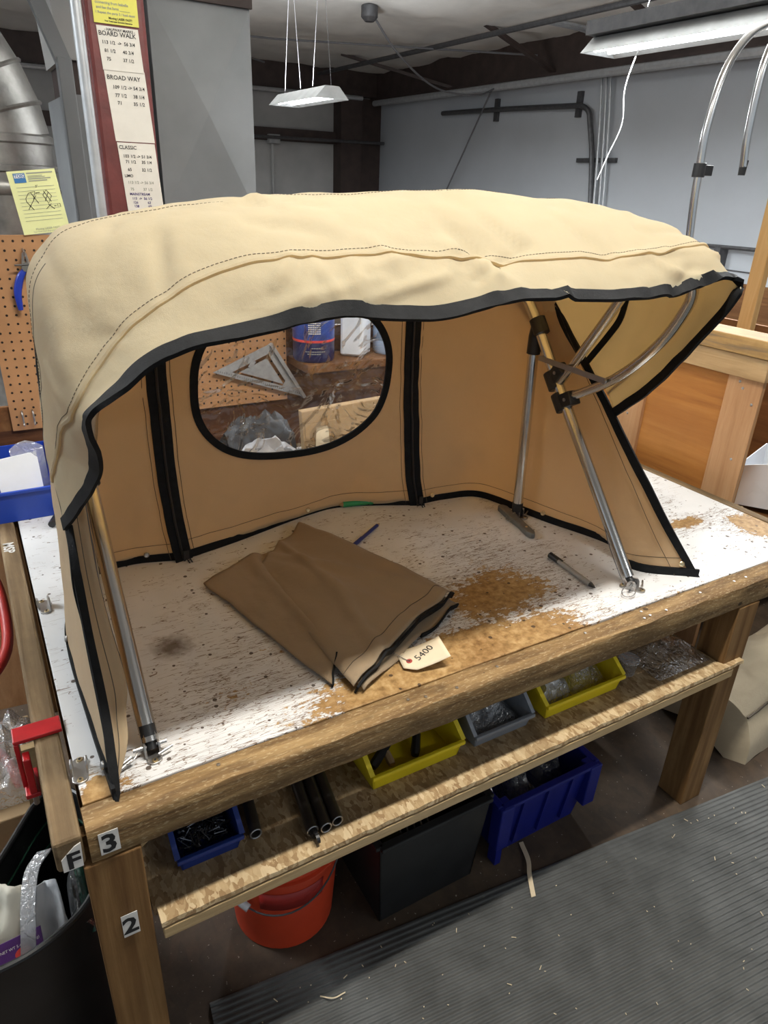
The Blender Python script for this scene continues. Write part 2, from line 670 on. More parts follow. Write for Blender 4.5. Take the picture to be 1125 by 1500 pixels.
MAT['lumber'] = wood('pale_lumber', (.38, .25, .12), (.52, .37, .19), (.62, .46, .26), 'x', .8, .7, .2, False)
MAT['stickerwhite'] = plain('sticker_white', (.72, .70, .66), .6, 0, .08, 40)
MAT['ink'] = plain('black_ink', (.015, .015, .016), .7)
MAT['ink_blue'] = plain('violet_ink', (.05, .03, .18), .7)
MAT['greyink'] = plain('faint_grey_ink', (.32, .33, .28), .8)
MAT['paper'] = plain('cream_paper', (.78, .75, .68), .8, 0, .05, 12)
MAT['yellowpaper'] = plain('yellow_note_paper', (.74, .76, .38), .8, 0, .05, 12)
MAT['brightyellowpaper'] = plain('bright_yellow_paper', (.78, .74, .16), .8, 0, .05, 12)
MAT['logo_blue'] = plain('logo_blue', (.04, .16, .38), .7)
MAT['manila'] = plain('manila_card', (.72, .62, .45), .75, 0, .05, 12)
MAT['maroon'] = plain('maroon_column_paint', (.15, .035, .032), .45, 0, .25, 14, .4)
MAT['galv'] = plain('galvanised_sheet', (.27, .265, .25), .38, .6, .5, 7, .45)
MAT['greysheet'] = plain('grey_duct_sheet', (.25, .26, .265), .55, .25, .12, 3, .1)
MAT['conduit'] = plain('conduit_steel', (.50, .52, .54), .4, .5, .1, 20)
MAT['darkpipe'] = plain('dark_pipe', (.10, .10, .105), .45, .5, .2, 20)
MAT['darksteel'] = plain('brown_primer_steel', (.055, .037, .032), .6, .1, .25, 6)
MAT['wall'] = plain('white_wall_liner', (.47, .50, .535), .75, 0, .05, 1.2, .1)
MAT['wallback'] = plain('insulation_liner', (.42, .42, .41), .75, 0, .10, 2.5, .2)
MAT['ceiling'] = plain('vinyl_ceiling_liner', (.74, .73, .70), .7, 0, .10, 2.2, .5)
MAT['lampwhite'] = plain('white_enamel', (.42, .43, .43), .45)
MAT['tubelit'] = emit('lit_tube', (.95, .98, 1.0), 6.0)
MAT['cordwhite'] = plain('white_cord', (.40, .40, .39), .8)
MAT['cable'] = plain('grey_cable', (.14, .14, .15), .6)
MAT['peg'] = plain('pegboard_brown', (.42, .215, .095), .55, 0, .12, 10, .1)
MAT['hole'] = plain('pegboard_hole_dark', (.02, .012, .008), .9)
MAT['darkwood'] = wood('dark_back_wood', (.055, .022, .010), (.11, .045, .02), (.17, .075, .035), 'x', .8, .5, .3)
MAT['blueplastic'] = plain('blue_bin_plastic', (.012, .05, .36), .4, 0, .1, 8)
MAT['darkblueplastic'] = plain('navy_tote_plastic', (.006, .012, .17), .45, 0, .1, 8)
MAT['yellowplastic'] = plain('yellow_bin_plastic', (.72, .56, .015), .4, 0, .08, 8)
MAT['smoke'] = plain('smoky_clear_bin', (.22, .24, .27), .3, 0, .1, 8)
MAT['orange'] = plain('orange_bucket_plastic', (.58, .055, .018), .42, 0, .12, 7)
MAT['orangelabel'] = plain('faded_red_label', (.36, .022, .016), .5)
MAT['blackrubber'] = plain('black_bin_plastic', (.016, .017, .018), .42, 0, .25, 9, .1)
MAT['mat'] = plain('grey_ribbed_rubber', (.078, .080, .078), .75, 0, .25, 12, .4)
MAT['floor'] = None
MAT['red'] = plain('red_clamp_paint', (.42, .012, .016), .35, 0, .15, 20)
MAT['hose'] = plain('orange_red_hose', (.52, .07, .03), .45)
MAT['redhose'] = plain('red_hose', (.33, .02, .015), .45)
MAT['whitepaper'] = plain('white_scrap_paper', (.72, .74, .76), .75, 0, .05, 9)
MAT['creampaper'] = plain('cream_scrap_paper', (.74, .71, .60), .75, 0, .05, 9)
MAT['bag'] = clear('clear_bag', (.95, .96, .98), .16, .10, 45, 1.0, .10)
MAT['bagmilk'] = clear('milky_bag', (.95, .96, .98), .20, .15, 40, 1.0, .35)
MAT['purple'] = plain('purple_print_card', (.075, .02, .14), .5)
MAT['redprint'] = plain('red_print', (.58, .05, .04), .5)
MAT['greenplastic'] = plain('green_liner_plastic', (.03, .12, .075), .4)
MAT['green'] = plain('green_marker_plastic', (.01, .25, .08), .4)
MAT['pencilblue'] = plain('blue_pen_plastic', (.02, .035, .19), .35)
MAT['knifegrey'] = plain('grey_knife_casting', (.16, .16, .15), .5, .4, .2, 30)
MAT['clearpen'] = plain('clear_pen_barrel', (.30, .29, .27), .25)
MAT['bluehandle'] = plain('blue_grip', (.01, .035, .34), .35)
MAT['castalu'] = plain('cast_aluminium_square', (.42, .43, .44), .5, .5, .15, 40)
MAT['bottleblue'] = plain('blue_label_bottle', (.02, .05, .24), .3, 0, .4, 25)
MAT['bottlenavy'] = plain('navy_bottle', (.012, .016, .09), .3)
MAT['jug'] = plain('white_jug_plastic', (.75, .80, .86), .25, 0, .1, 8)
MAT['cardboard'] = plain('cardboard', (.34, .23, .12), .8, 0, .12, 8)
MAT['darkbag'] = plain('dark_sheet_plastic', (.018, .019, .022), .5, 0, .3, 14, .4)
MAT['rag'] = plain('white_rag', (.60, .61, .63), .8, 0, .12, 16, .3)
MAT['crateply'] = wood('orange_plywood', (.24, .085, .018), (.40, .165, .038), (.48, .215, .06), 'y', .35, .5, .08)
MAT['crateframe'] = wood('pinkish_frame_board', (.34, .17, .075), (.44, .24, .115), (.52, .31, .16), 'z', .7, .55, .08, False)
MAT['craterail'] = wood('pale_rail_board', (.33, .20, .09), (.48, .32, .16), (.58, .42, .24), 'y', .7, .6, .12, False)
MAT['worncap'] = wood('worn_cap_board', (.16, .12, .085), (.42, .25, .09), (.52, .33, .13), 'y', 1.2, .6, .45, False)
MAT['stud'] = wood('new_stud_lumber', (.40, .22, .075), (.52, .32, .13), (.60, .39, .18), 'z', .6, .6, .05, False)
MAT['brownply'] = wood('brown_wall_panel', (.10, .04, .014), (.19, .085, .03), (.26, .13, .05), 'y', .5, .6, .2)
MAT['whitebox'] = plain('white_carton', (.62, .64, .67), .7, 0, .04, 6)
MAT['canvasroll'] = fabric('canvas_roll', (.55, .46, .32), (.50, .41, .28), .02)
MAT['sawdust'] = plain('pale_shavings', (.66, .55, .38), .8)
MAT['screwmetal'] = plain('dark_screws', (.13, .135, .15), .3, .9, .3, 60)
MAT['rod'] = plain('grey_rod', (.42, .42, .42), .3, .8)
MAT['bronze'] = plain('dark_tube', (.14, .125, .11), .35, .8, .15, 20)
MAT['dust'] = plain('grey_grip_sleeve', (.33, .33, .34), .6)


def floor_mat():
    t = NT('grimy_floor')
    p = t.pos()
    n = t.noise(p, 3.5, 8, .65)
    c = t.ramp(n, [(.3, (.038, .027, .018)), (.5, (.085, .06, .040)), (.7, (.155, .112, .073))])
    v = t.n('ShaderNodeTexVoronoi')
    v.inputs['Scale'].default_value = 24
    t.l(t.pos((1.4, .8, 1), (0, 0, .6)), v.inputs['Vector'])
    sp = t.n('ShaderNodeSeparateColor')
    t.l(v.outputs['Color'], sp.inputs[0])
    c = t.mix(.4, c, t.ramp(sp.outputs[0], [(0, (.10, .065, .035)), (1, (.34, .25, .15))]), 'OVERLAY')
    sp2 = t.math('GREATER_THAN', t.noise(p, 90, 3), .70)
    c = t.mix(t.math('MULTIPLY', sp2, .6), c, (.5, .45, .36))
    t.col(c)
    t.set(Roughness=.8)
    t.bump(n, .4, .004)
    return t.m


MAT['floor'] = floor_mat()

# ------------------------------------------------------------------ the room
FZ = -TZ
CEIL = 2.62
XW, YW = 7.0, 11.62
obj('floor', MB().box((-6, -5, FZ - .1), (XW + .1, YW + .1, FZ)), MAT['floor'], kind='structure')
ceil_rows = []
for i in range(61):
    y = -5 + i * (YW + 5.1) / 60
    ceil_rows.append([Vector((-6 + j * 13.1 / 60, y, CEIL + .045 * fbm((j * .22, y, 0), 1.6) - .03 * abs(math.sin(y * 2.1)) ** 8)) for j in range(61)])
obj('ceiling', MB().grid(ceil_rows), MAT['ceiling'], kind='structure', smooth=True, solid=.05)
obj('wall_right', MB().box((XW, -5, FZ), (XW + .1, YW + .1, CEIL + .05)), MAT['wall'], kind='structure')
obj('wall_back', MB().box((-6, YW, FZ), (XW, YW + .1, CEIL + .05)), MAT['wallback'], kind='structure')
# panel joints, girts and posts of the walls
n = 0
def trim(mb, m, bevel=0):
    global n
    n += 1
    return obj('trim_%d' % n, mb, MAT[m], kind='structure', bevel=bevel)
trim(MB().box((XW - .16, -2, 2.2), (XW, YW, CEIL + .02)), 'darksteel')            # eave girt along the side wall
trim(MB().box((XW - .22, -2, 2.16), (XW - .02, YW, 2.205)), 'darksteel')
trim(MB().box((-3, YW - .22, 2.22), (XW, YW, CEIL + .02)), 'darksteel')            # rafter along the end wall
trim(MB().box((6.12, YW - .3, FZ), (6.52, YW, 2.3)), 'darksteel')                  # corner post
trim(MB().box((6.52, YW - .12, FZ), (XW, YW, 2.2)), 'darksteel')
trim(MB().box((-3, YW - .1, 1.47), (6.12, YW, 1.66)), 'darksteel')                 # girt
trim(MB().box((-3, YW - .1, .42), (6.12, YW, .62)), 'darksteel')
trim(MB().box((XW - .012, 3.4, .205), (XW, 6.0, .217)), 'darkpipe')
trim(MB().box((XW - .005, -1, .95), (XW, YW, .956)), 'wall')
obj('baseboard_right', MB().box((XW - .03, -1, FZ), (XW, YW, FZ + .9)), MAT['brownply'], kind='structure')

# ------------------------------------------------------------------ workbench
bench = thing('workbench', 'worn wooden workbench with scratched white top and a chipboard shelf below', 'workbench', (1.0, .7, FZ))
W = 2.05
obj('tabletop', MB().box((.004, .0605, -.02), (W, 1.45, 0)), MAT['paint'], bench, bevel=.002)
obj('top_core', MB().box((.006, .07, -.06), (W - .01, 1.44, -.021)), MAT['osb'], bench)


def rough_beam(x0, x1, y0, y1, z0, z1, amp, nx=90):
    """a board with knocked, rounded edges"""
    prof = []
    r = .007
    for (cy, cz, a0) in ((y1 - r, z1 - r, 0), (y0 + r, z1 - r, 90), (y0 + r, z0 + r, 180), (y1 - r, z0 + r, 270)):
        for k in range(3):
            a = math.radians(a0 + 45 * k)
            prof.append((cy + r * math.cos(a), cz + r * math.sin(a)))
    rows = []
    for i in range(nx + 1):
        x = x0 + (x1 - x0) * i / nx
        row = []
        for k, (y, z) in enumerate(prof):
            e = amp * fbm((x * 1.0, y * 3, z * 3 + k * .05), 14, 3)
            if k in (3, 4, 5):
                e += amp * 1.3 * min(0, fbm((x, 3, 0), 9, 3))
            row.append(Vector((x, y - (e if y < (y0 + y1) / 2 else 0) * -.7, z + e * (.8 if z > (z0 + z1) / 2 else .2))))
        rows.append(row)
    mb = MB().grid(rows, closed=True)
    nn = len(prof)
    mb.f.append(list(range(nn))); mb.m.append(0)
    mb.f.append(list(range(nx * nn, nx * nn + nn))); mb.m.append(0)
    return mb


obj('front_beam', rough_beam(0, W + .02, 0, .0585, -.0707, .001, .0035), MAT['beam'], bench, smooth=True)
sb = obj('side_board', MB().box((-.0496, -.001, -.062), (-.007, 1.45, .001)), MAT['sideboard'], bench, bevel=.006)
text('stamped_letters', 'MSP', .036, (-.043, 1.075, .0022), (0, -1, 0), (1, 0, 0), MAT['stickerwhite'], sb, bold=.001)
obj('side_board', MB().box((W - .004, .06, -.075), (W + .03, 1.45, .004)), MAT['sideboard'], bench, bevel=.005)
obj('back_board', MB().box((0, 1.45, -.08), (W, 1.49, .001)), MAT['sideboard'], bench)
for (lx, ly) in ((-.0135, .0), (1.635, .0), (-.0135, 1.33), (1.9, 1.33)):
    obj('leg', MB().box((lx, ly, FZ), (lx + .089, ly + .089, -.072)), MAT['leg'], bench, bevel=.003)
obj('brace', MB().prism([(.076, .07, -.075), (.19, .07, -.075), (.076, .07, -.16)], (0, .02, 0)), MAT['lumber'], bench)
obj('side_rail', MB().box((1.65, .089, -.16), (1.69, 1.33, -.072)), MAT['leg'], bench)
obj('side_rail', MB().box((.0, .089, -.16), (.04, 1.33, -.072)), MAT['leg'], bench)
ZS = -.2555
sh = obj('shelf', MB().box((.080, .02, ZS - .020), (1.63, 1.2, ZS)), MAT['osb'], bench)
rows = []
for i in range(121):
    x = .086 + 1.62 * i / 120
    e = .002 * fbm((x, 0, 0), 30, 3)
    rows.append([Vector((x, .02, ZS + .0005)), Vector((x, -.015 + e, ZS + e * .5)), Vector((x, -.016 + e, ZS - .010)), Vector((x, .02 if x < 1.62 else -.0005, ZS - .010))])
for r in rows:
    if r[0].x > 1.63:
        r[0].y = -.0005
mb = MB().grid(rows, closed=True)
mb.f += [[0, 1, 2, 3], [480, 483, 482, 481]]; mb.m += [0, 0]
obj('edge_strip', mb, MAT['osb_edge'], sh)
obj('edge_layer', MB().box((.087, -.0125, ZS - .0155), (1.70, -.0005, ZS - .0105)), plain('dark_red_ply_layer', (.10, .03, .018), .8), sh)
obj('edge_lumber', MB().box((.088, -.0165, ZS - .042), (1.665, -.0005, ZS - .016)), MAT['lumber'], sh, bevel=.002)
for (q, sx, sz, ch) in ((( .030, -.033), .030, .046, '3'), ((.0385, -.2405), .027, .054, '2')):
    st = obj('number_sticker', MB().box((q[0] - sx / 2, -.0022, q[1] - sz / 2), (q[0] + sx / 2, -.0012, q[1] + sz / 2)), MAT['stickerwhite'], bench)
    text('number', ch, .052, (q[0] - .0005, -.0028, q[1] - .0185), (1, 0, 0), (0, 0, 1), MAT['ink'], st, 'CENTER', .0014)
st = obj('letter_sticker', MB().prism([(-.041, -.0035, -.060), (-.012, -.0035, -.060), (-.010, -.0035, -.010), (-.020, -.0035, -.014), (-.041, -.0035, -.034)], (0, .002, 0)), MAT['stickerwhite'], bench)
text('letter', 'F', .046, (-.035, -.0040, -.0565), (1, 0, 0), (0, 0, 1), MAT['ink'], st, 'LEFT', .0014)
random.seed(3)
for k in range(14):
    x = .2 + 1.7 * random.random()
    obj('nail_head', MB().lathe((x, .015 + .03 * random.random(), .0015), [(.0035, 0), (.0035, .0012), (0, .0016)], 8), MAT['steel'], bench)

# ------------------------------------------------------------------ canopy
cover = thing('canvas_canopy', 'cream canvas folding canopy with black trim standing on the workbench', 'canopy', (.735, .45, 0))
S0 = [(.068, .365, .350), (.106, .23, .470), (.119, .17, .53), (.100, .10, .60), (.101, .05, .648), (.145, .05, .675), (.210, .05, .713),
      (.353, .05, .741), (.458, .05, .752), (.625, .05, .738), (.79, .05, .760), (1.01, .05, .751), (1.194, .055, .759), (1.335, .06, .772),
      (1.345, .045, .730), (1.39, .20, .535), (1.425, .36, .388)]
S1 = [(.066, .43, .415), (.075, .33, .50), (.080, .24, .57), (.088, .15, .615), (.094, .12, .643), (.126, .12, .687), (.185, .12, .746),
      (.311, .12, .809), (.45, .12, .822), (.612, .12, .823), (.77, .12, .811), (1.0, .12, .811), (1.20, .12, .817), (1.325, .12, .826),
      (1.385, .17, .73), (1.41, .27, .57), (1.425, .39, .44)]
S2 = [(.067, .47, .46), (.069, .40, .55), (.069, .34, .63), (.072, .30, .695), (.082, .3, .760), (.106, .3, .800), (.150, .3, .842),
      (.27, .3, .874), (.42, .3, .889), (.635, .3, .902), (.84, .3, .910), (1.025, .3, .908), (1.215, .3, .896), (1.352, .29, .856),
      (1.40, .30, .75), (1.415, .36, .60), (1.425, .44, .48)]
S3 = [(.085, .53, .48), (.088, .55, .56), (.090, .57, .63), (.094, .59, .69), (.102, .61, .735), (.125, .62, .775), (.175, .63, .81),
      (.27, .64, .835), (.42, .65, .85), (.635, .65, .858), (.84, .65, .86), (1.025, .65, .857), (1.215, .64, .843), (1.34, .62, .80),
      (1.39, .59, .71), (1.41, .55, .59), (1.42, .50, .50)]
S4 = [(.105, .60, .44), (.108, .64, .50), (.115, .67, .555), (.13, .70, .60), (.15, .72, .63), (.18, .74, .65), (.24, .755, .67),
      (.32, .765, .68), (.45, .77, .69), (.635, .775, .69), (.84, .775, .69), (1.025, .77, .69), (1.2, .76, .68), (1.32, .72, .65),
      (1.38, .67, .58), (1.405, .61, .50), (1.415, .54, .44)]
NU, NV = 18, 20
shell = loft([S0, S1, S2, S3, S4], NU, NV)
nrm = normals(shell)
random.seed(11)
creases = [((.72, .22, .862), (.765, .12, .815), .018, .016), ((.765, .12, .815), (.74, .06, .77), -.016, .018), ((.80, .25, .885), (.86, .13, .83), .013, .016),
           ((.16, .2, .78), (.20, .30, .86), .007, .016), ((.10, .2, .70), (.16, .13, .73), .006, .014), ((.44, .12, .825), (.46, .07, .77), -.006, .012),
           ((.95, .28, .90), (1.06, .13, .82), .007, .018), ((1.1, .28, .90), (1.12, .14, .82), -.006, .016), ((.08, .25, .66), (.10, .12, .62), -.007, .014)]
for k in range(60):
    x = random.uniform(.2, 1.3)
    y = random.uniform(.06, .34)
    z = .76 + (y - .05) * .9 if y < .12 else .82 + (y - .12) * .47
    a = random.uniform(-1.35, 1.35)
    l = random.uniform(.08, .26)
    creases.append(((x, y, z), (x + l * math.sin(a), y - l * math.cos(a) * .6, z - l * math.cos(a) * .45), random.choice((-1, 1)) * random.uniform(.004, .012), random.uniform(.008, .018)))
creases = [(Vector(a), Vector(b), h, w) for a, b, h, w in creases]


def wrinkle(p, base=.005):
    d = base * fbm((p.x * .8, p.y, p.z), 5, 3) + base * .15 * fbm((p.x, p.y + 5, p.z), 22, 2)
    for a, b, h, w in creases:
        ab = b - a
        t = max(0, min(1, (p - a).dot(ab) / ab.length_squared))
        q = (p - a - ab * t)
        if abs(q.x) < .05 and abs(q.z) < .06 and abs(q.y) < .06:
            d += h * math.exp(-(q.length / w) ** 2) * (.4 + .6 * math.sin(math.pi * min(1, max(0, t * .8 + .1))))
    return max(-.013, min(.011, d))


for i in range(len(shell)):
    for j in range(len(shell[0])):
        shell[i][j] = shell[i][j] + nrm[i][j] * wrinkle(shell[i][j], .009)
nrm = normals(shell)
sgn = 1 if nrm[NV * 2][len(shell[0]) // 2].z > 0 else -1
cs = MB().grid(shell)
roof = obj('roof_panel', cs, MAT['fabric'], cover, smooth=True, solid=.0016)


def rowpath(i, off=.003, j0=0, j1=None):
    j1 = len(shell[0]) if j1 is None else j1
    return [shell[i][j] + nrm[i][j] * sgn * off for j in range(j0, j1)]


obj('seam_piping', MB().tube(rowpath(NV, .0015), .0042, 6), MAT['fabric'], roof, smooth=True)


def stitches(path, r=.00055, dash=.0045, gap=.0025):
    mb = MB()
    acc, on, cur = 0, True, [path[0]]
    for a, b in zip(path[:-1], path[1:]):
        L = (b - a).length
        pos = 0
        while pos < L:
            rem = (dash if on else gap) - acc
            st = min(rem, L - pos)
            pos += st
            acc += st
            if acc >= (dash if on else gap) - 1e-9:
                p = a + (b - a) * (pos / L)
                if on:
                    cur.append(p)
                    mb.tube([cur[0], cur[-1]], r, 4)
                    cur = []
                else:
                    cur = [p]
                on = not on
                acc = 0
    return mb


obj('stitching', stitches(rowpath(NV + 2, .0012)), MAT['thread'], roof)
obj('stitching', stitches(rowpath(NV * 2 + 4, .0012)), MAT['thread'], roof)
obj('stitching', MB().tube(rowpath(NV * 2 + 1, .0005, 0, 5 * NU), .0011, 4), MAT['thread'], roof)
e0 = shell[0]
side = [(shell[1][j] - shell[0][j]).normalized() for j in range(len(e0))]
obj('edge_binding', ribbon([e0[j] + side[j] * .006 for j in range(len(e0))], side, .024, .0075), MAT['binding'], roof, smooth=True)

# --- curtain: side and back walls
colsL = [[(.052, .049, 0), (.062, .14, .10), (.064, .24, .22), (.073, .37, .345), (.078, .50, .50), (.095, .60, .64)],
         [(.046, .26, 0), (.056, .31, .12), (.064, .38, .25), (.072, .46, .37), (.080, .54, .52), (.097, .62, .65)],
         [(.046, .53, 0), (.058, .55, .12), (.068, .56, .26), (.076, .58, .39), (.085, .60, .53), (.10, .64, .66)],
         [(.085, .68, 0), (.09, .68, .12), (.095, .67, .26), (.10, .66, .39), (.105, .66, .53), (.12, .67, .67)],
         [(.14, .79, 0), (.14, .78, .12), (.14, .76, .26), (.15, .74, .39), (.16, .72, .53), (.17, .71, .68)],
         [(.24, .815, 0), (.23, .80, .12), (.22, .78, .26), (.225, .76, .39), (.23, .74, .53), (.24, .72, .70)],
         [(.367, .782, 0), (.352, .785, .12), (.343, .775, .26), (.340, .765, .39), (.338, .75, .53), (.338, .73, .71)]]
colsC = [colsL[-1],
         [(.53, .82, 0), (.51, .80, .12), (.50, .785, .26), (.50, .775, .39), (.50, .757, .53), (.50, .735, .71)],
         [(.77, .888, 0), (.74, .83, .12), (.70, .795, .26), (.69, .775, .39), (.68, .757, .53), (.68, .735, .71)],
         [(.91, .893, 0), (.88, .84, .12), (.86, .80, .26), (.85, .775, .39), (.84, .757, .53), (.83, .735, .71)],
         [(1.115, .808, 0), (1.085, .80, .12), (1.062, .785, .26), (1.045, .77, .39), (1.035, .757, .53), (1.02, .735, .71)]]
colsR = [colsC[-1],
         [(1.225, .806, 0), (1.20, .80, .12), (1.185, .785, .26), (1.175, .77, .39), (1.165, .75, .53), (1.15, .73, .71)],
         [(1.335, .772, 0), (1.335, .765, .12), (1.33, .75, .26), (1.325, .735, .39), (1.315, .72, .53), (1.29, .70, .71)],
         [(1.385, .622, 0), (1.388, .63, .12), (1.392, .635, .26), (1.392, .64, .39), (1.388, .64, .53), (1.37, .65, .70)],
         [(1.414, .525, 0), (1.41, .54, .12), (1.405, .56, .25), (1.40, .58, .38), (1.398, .60, .52), (1.385, .63, .68)],
         [(1.478, .329, 0), (1.445, .38, .10), (1.42, .43, .22), (1.408, .48, .34), (1.402, .54, .47), (1.39, .62, .66)],
         [(1.428, .20, 0), (1.425, .27, .09), (1.418, .335, .20), (1.412, .40, .31), (1.404, .48, .44), (1.392, .605, .645)],
         [(1.555, .091, 0), (1.495, .155, .12), (1.452, .24, .245), (1.426, .345, .375), (1.405, .46, .50), (1.392, .595, .632)]]


def curtain(cols, nu, nv, amp):
    g = loft([[Vector(p) for p in c] for c in cols], nv, nu)
    N = normals(g)
    for i in range(len(g)):
        for j in range(len(g[0])):
            p = g[i][j]
            k = min(1, j / 6)
            g[i][j] = p + N[i][j] * (amp * fbm((p.x, p.y, p.z * .7), 6, 3) + amp * .35 * fbm((p.x, p.y + 9, p.z), 17, 2)) * k
    return g


gL = curtain(colsL, 10, 12, .006)
gC = curtain(colsC, 32, 22, .006)
gR = curtain(colsR, 12, 12, .005)
left_panel = obj('left_curtain', MB().grid(gL), MAT['fabric_in'], cover, smooth=True, solid=.0016)
right_panel = obj('right_curtain', MB().grid(gR), MAT['fabric_in'], cover, smooth=True, solid=.0016)
WC, WA, WB, WN = (.695, .452), .270, .208, 2.5


def win_f(x, z, grow=0.0):
    dx, dz = x - WC[0], z - WC[1]
    a = .05
    dx, dz = dx * math.cos(a) - dz * math.sin(a), dx * math.sin(a) + dz * math.cos(a)
    return (abs(dx) / (WA + grow)) ** WN + (abs(dz) / (WB + grow)) ** WN


back_mb, pane_mb = MB(), MB()
vs = [p for r in gC for p in r]
nc = len(gC[0])
bf, pf = [], []
for i in range(len(gC) - 1):
    for j in range(nc - 1):
        idx = (i * nc + j, i * nc + j + 1, (i + 1) * nc + j + 1, (i + 1) * nc + j)
        c = sum((vs[q] for q in idx), Vector()) / 4
        f = win_f(c.x, c.z)
        if f > 1:
            bf.append(idx)
        if win_f(c.x, c.z, .006) <= 1:
            pf.append(idx)
back_mb.add(vs, bf)
back_panel = obj('back_curtain', back_mb, MAT['fabric_in'], cover, smooth=True, solid=.0016)
pane_mb.add([p + Vector((0, .002, 0)) for p in vs], pf)
used = sorted({q for f in pane_mb.f for q in f})
remap = {q: k for k, q in enumerate(used)}
pane2 = MB().add([pane_mb.v[q] for q in used], [[remap[q] for q in f] for f in pane_mb.f])
obj('window_pane', pane2, MAT['vinyl'], back_panel, smooth=True)


def on_back(x, z):
    best = min(vs, key=lambda p: (p.x - x) ** 2 + (p.z - z) ** 2)
    return best.y


path, sd = [], []
for k in range(96):
    t = 2 * math.pi * k / 96
    ct, st_ = math.cos(t), math.sin(t)
    dx = WA * math.copysign(abs(ct) ** (2 / WN), ct)
    dz = WB * math.copysign(abs(st_) ** (2 / WN), st_)
    a = -.05
    x = WC[0] + dx * math.cos(a) - dz * math.sin(a)
    z = WC[1] + dx * math.sin(a) + dz * math.cos(a)
    path.append(Vector((x, on_back(x, z) - .0035, z)))
for it in range(3):
    path = [Vector((p.x, (path[k - 1].y + p.y + path[(k + 1) % 96].y) / 3, p.z)) for k, p in enumerate(path)]
for k in range(96):
    tg = path[(k + 1) % 96] - path[k - 1]
    sd.append(tg.cross(Vector((0, 1, 0))).normalized())
obj('window_binding', ribbon(path, sd, .019, .006, True), MAT['binding'], back_panel, smooth=True)

# zips
for g, i0, pan in ((gC, 0, left_panel), (gC, len(gC) - 1, right_panel)):
    p0 = [p + Vector((0, -.006, 0)) for p in g[i0]]
    k = 1 if i0 == 0 else -1
    s0 = [(g[i0 + k * 4][j] - g[i0][j]).normalized() * k for j in range(len(p0))]
    z = obj('zip_tape', ribbon(p0, s0, .048, .003), MAT['binding'], pan, smooth=True)
    obj('zip_coil', MB().tube([p + Vector((0, -.003, 0)) for p in p0], .0035, 6), MAT['black_plastic'], z)
    q = p0[1] + Vector((.004, -.012, .018))
    obj('zip_slider', MB().box(q - Vector((.007, .004, .012)), q + Vector((.007, .004, .012))).tube([q + Vector((0, -.006, -.012)), q + Vector((.010, -.012, -.034)), q + Vector((.018, -.010, -.036)), q + Vector((.008, -.006, -.012))], .0018, 6), MAT['black_plastic'], z)
    for o_ in (-.034, .034):
        obj('stitching', MB().tube([p0[j] + s0[j] * o_ + Vector((0, .003, 0)) for j in range(2, len(p0))], .0008, 4), MAT['thread'], pan)
# hem binding along the table and up the front edges
for g, pan, e in ((gL, left_panel, 0), (gC, back_panel, None), (gR, right_panel, len(gR) - 1)):
    hem = [r[0] + Vector((0, 0, .011)) for r in g]
    obj('hem_binding', ribbon(hem, [Vector((0, 0, 1))] * len(hem), .022, .0065), MAT['binding'], pan, smooth=True)
    j = min(range(len(g[0])), key=lambda j: abs(g[len(g) // 2][j].z - .05))
    ins = [Vector((.735, .3, g[0][0].z)) for r in g]
    hp = [r[j] + (Vector((.735, .3, r[j].z)) - r[j]).normalized() * .0025 for r in g]
    obj('stitching', MB().tube(hp, .0008, 4), MAT['thread'], pan)
    if e is not None:
        ed = [p.copy() for p in g[e]]
        k = 3 if e == 0 else e - 3
        s_ = [(g[k][q] - g[e][q]).normalized() for q in range(len(ed))]
        obj('front_binding', ribbon([ed[q] + s_[q] * .006 for q in range(len(ed))], s_, .022, .007), MAT['binding'], pan, smooth=True)
        k = 4 if e == 0 else e - 4
        obj('stitching', MB().tube([p + Vector((-.003 if e else .003, -.003, 0)) for p in g[k]], .0008, 4), MAT['thread'], pan)
# inner facing of the left front edge, turned in towards the tube
fa = crom([(.052, .051, .0), (.056, .095, .048), (.060, .125, .083), (.062, .165, .128), (.063, .22, .20), (.067, .295, .275), (.073, .37, .345)], 6)
fb = crom([(.060, .075, .0), (.090, .11, .050), (.100, .15, .085), (.112, .19, .115), (.106, .25, .205), (.104, .31, .285), (.110, .385, .40)], 6)
rows = [[a + (b - a) * (q / 5) + Vector((0, .012 * math.sin(math.pi * q / 5), 0)) for q in range(6)] for a, b in zip(fa, fb)]
fl = obj('edge_facing', MB().grid(rows), MAT['fabric_in'], left_panel, smooth=True, solid=.0016)
obj('facing_binding', ribbon([a + Vector((.004, -.005, 0)) for a in fa], [(b - a).normalized() for a, b in zip(fa, fb)], .016, .006), MAT['binding'], fl, smooth=True)
obj('stitching', MB().tube([a + (b - a) * .55 + Vector((0, -.002, 0)) for a, b in zip(fa, fb)], .0008, 4), MAT['thread'], fl)
# strap inside the right side
sp = crom([(1.398, .36, .70), (1.398, .37, .64), (1.398, .40, .59), (1.399, .458, .511)], 6)
obj('inner_strap', ribbon(sp, [Vector((0, .8, .5))] * len(sp), .018, .003), MAT['binding'], right_panel, smooth=True)


def snap(p, nvec, pan):
    nvec = Vector(nvec).normalized()
    p = Vector(p)
    u = nvec.orthogonal().normalized()
    w = nvec.cross(u)
    mb = MB()
    rings = [(.0075, 0), (.0075, .002), (.0055, .0035), (.0035, .0025), (0.0005, .003)]
    rows = [[p + nvec * h + (u * math.cos(a) + w * math.sin(a)) * r for a in [2 * math.pi * k / 12 for k in range(12)]] for r, h in rings]
    mb.grid(rows, closed=True)
    obj('snap', mb, MAT['brass'] if pan is not left_panel else MAT['steel'], pan, smooth=True)


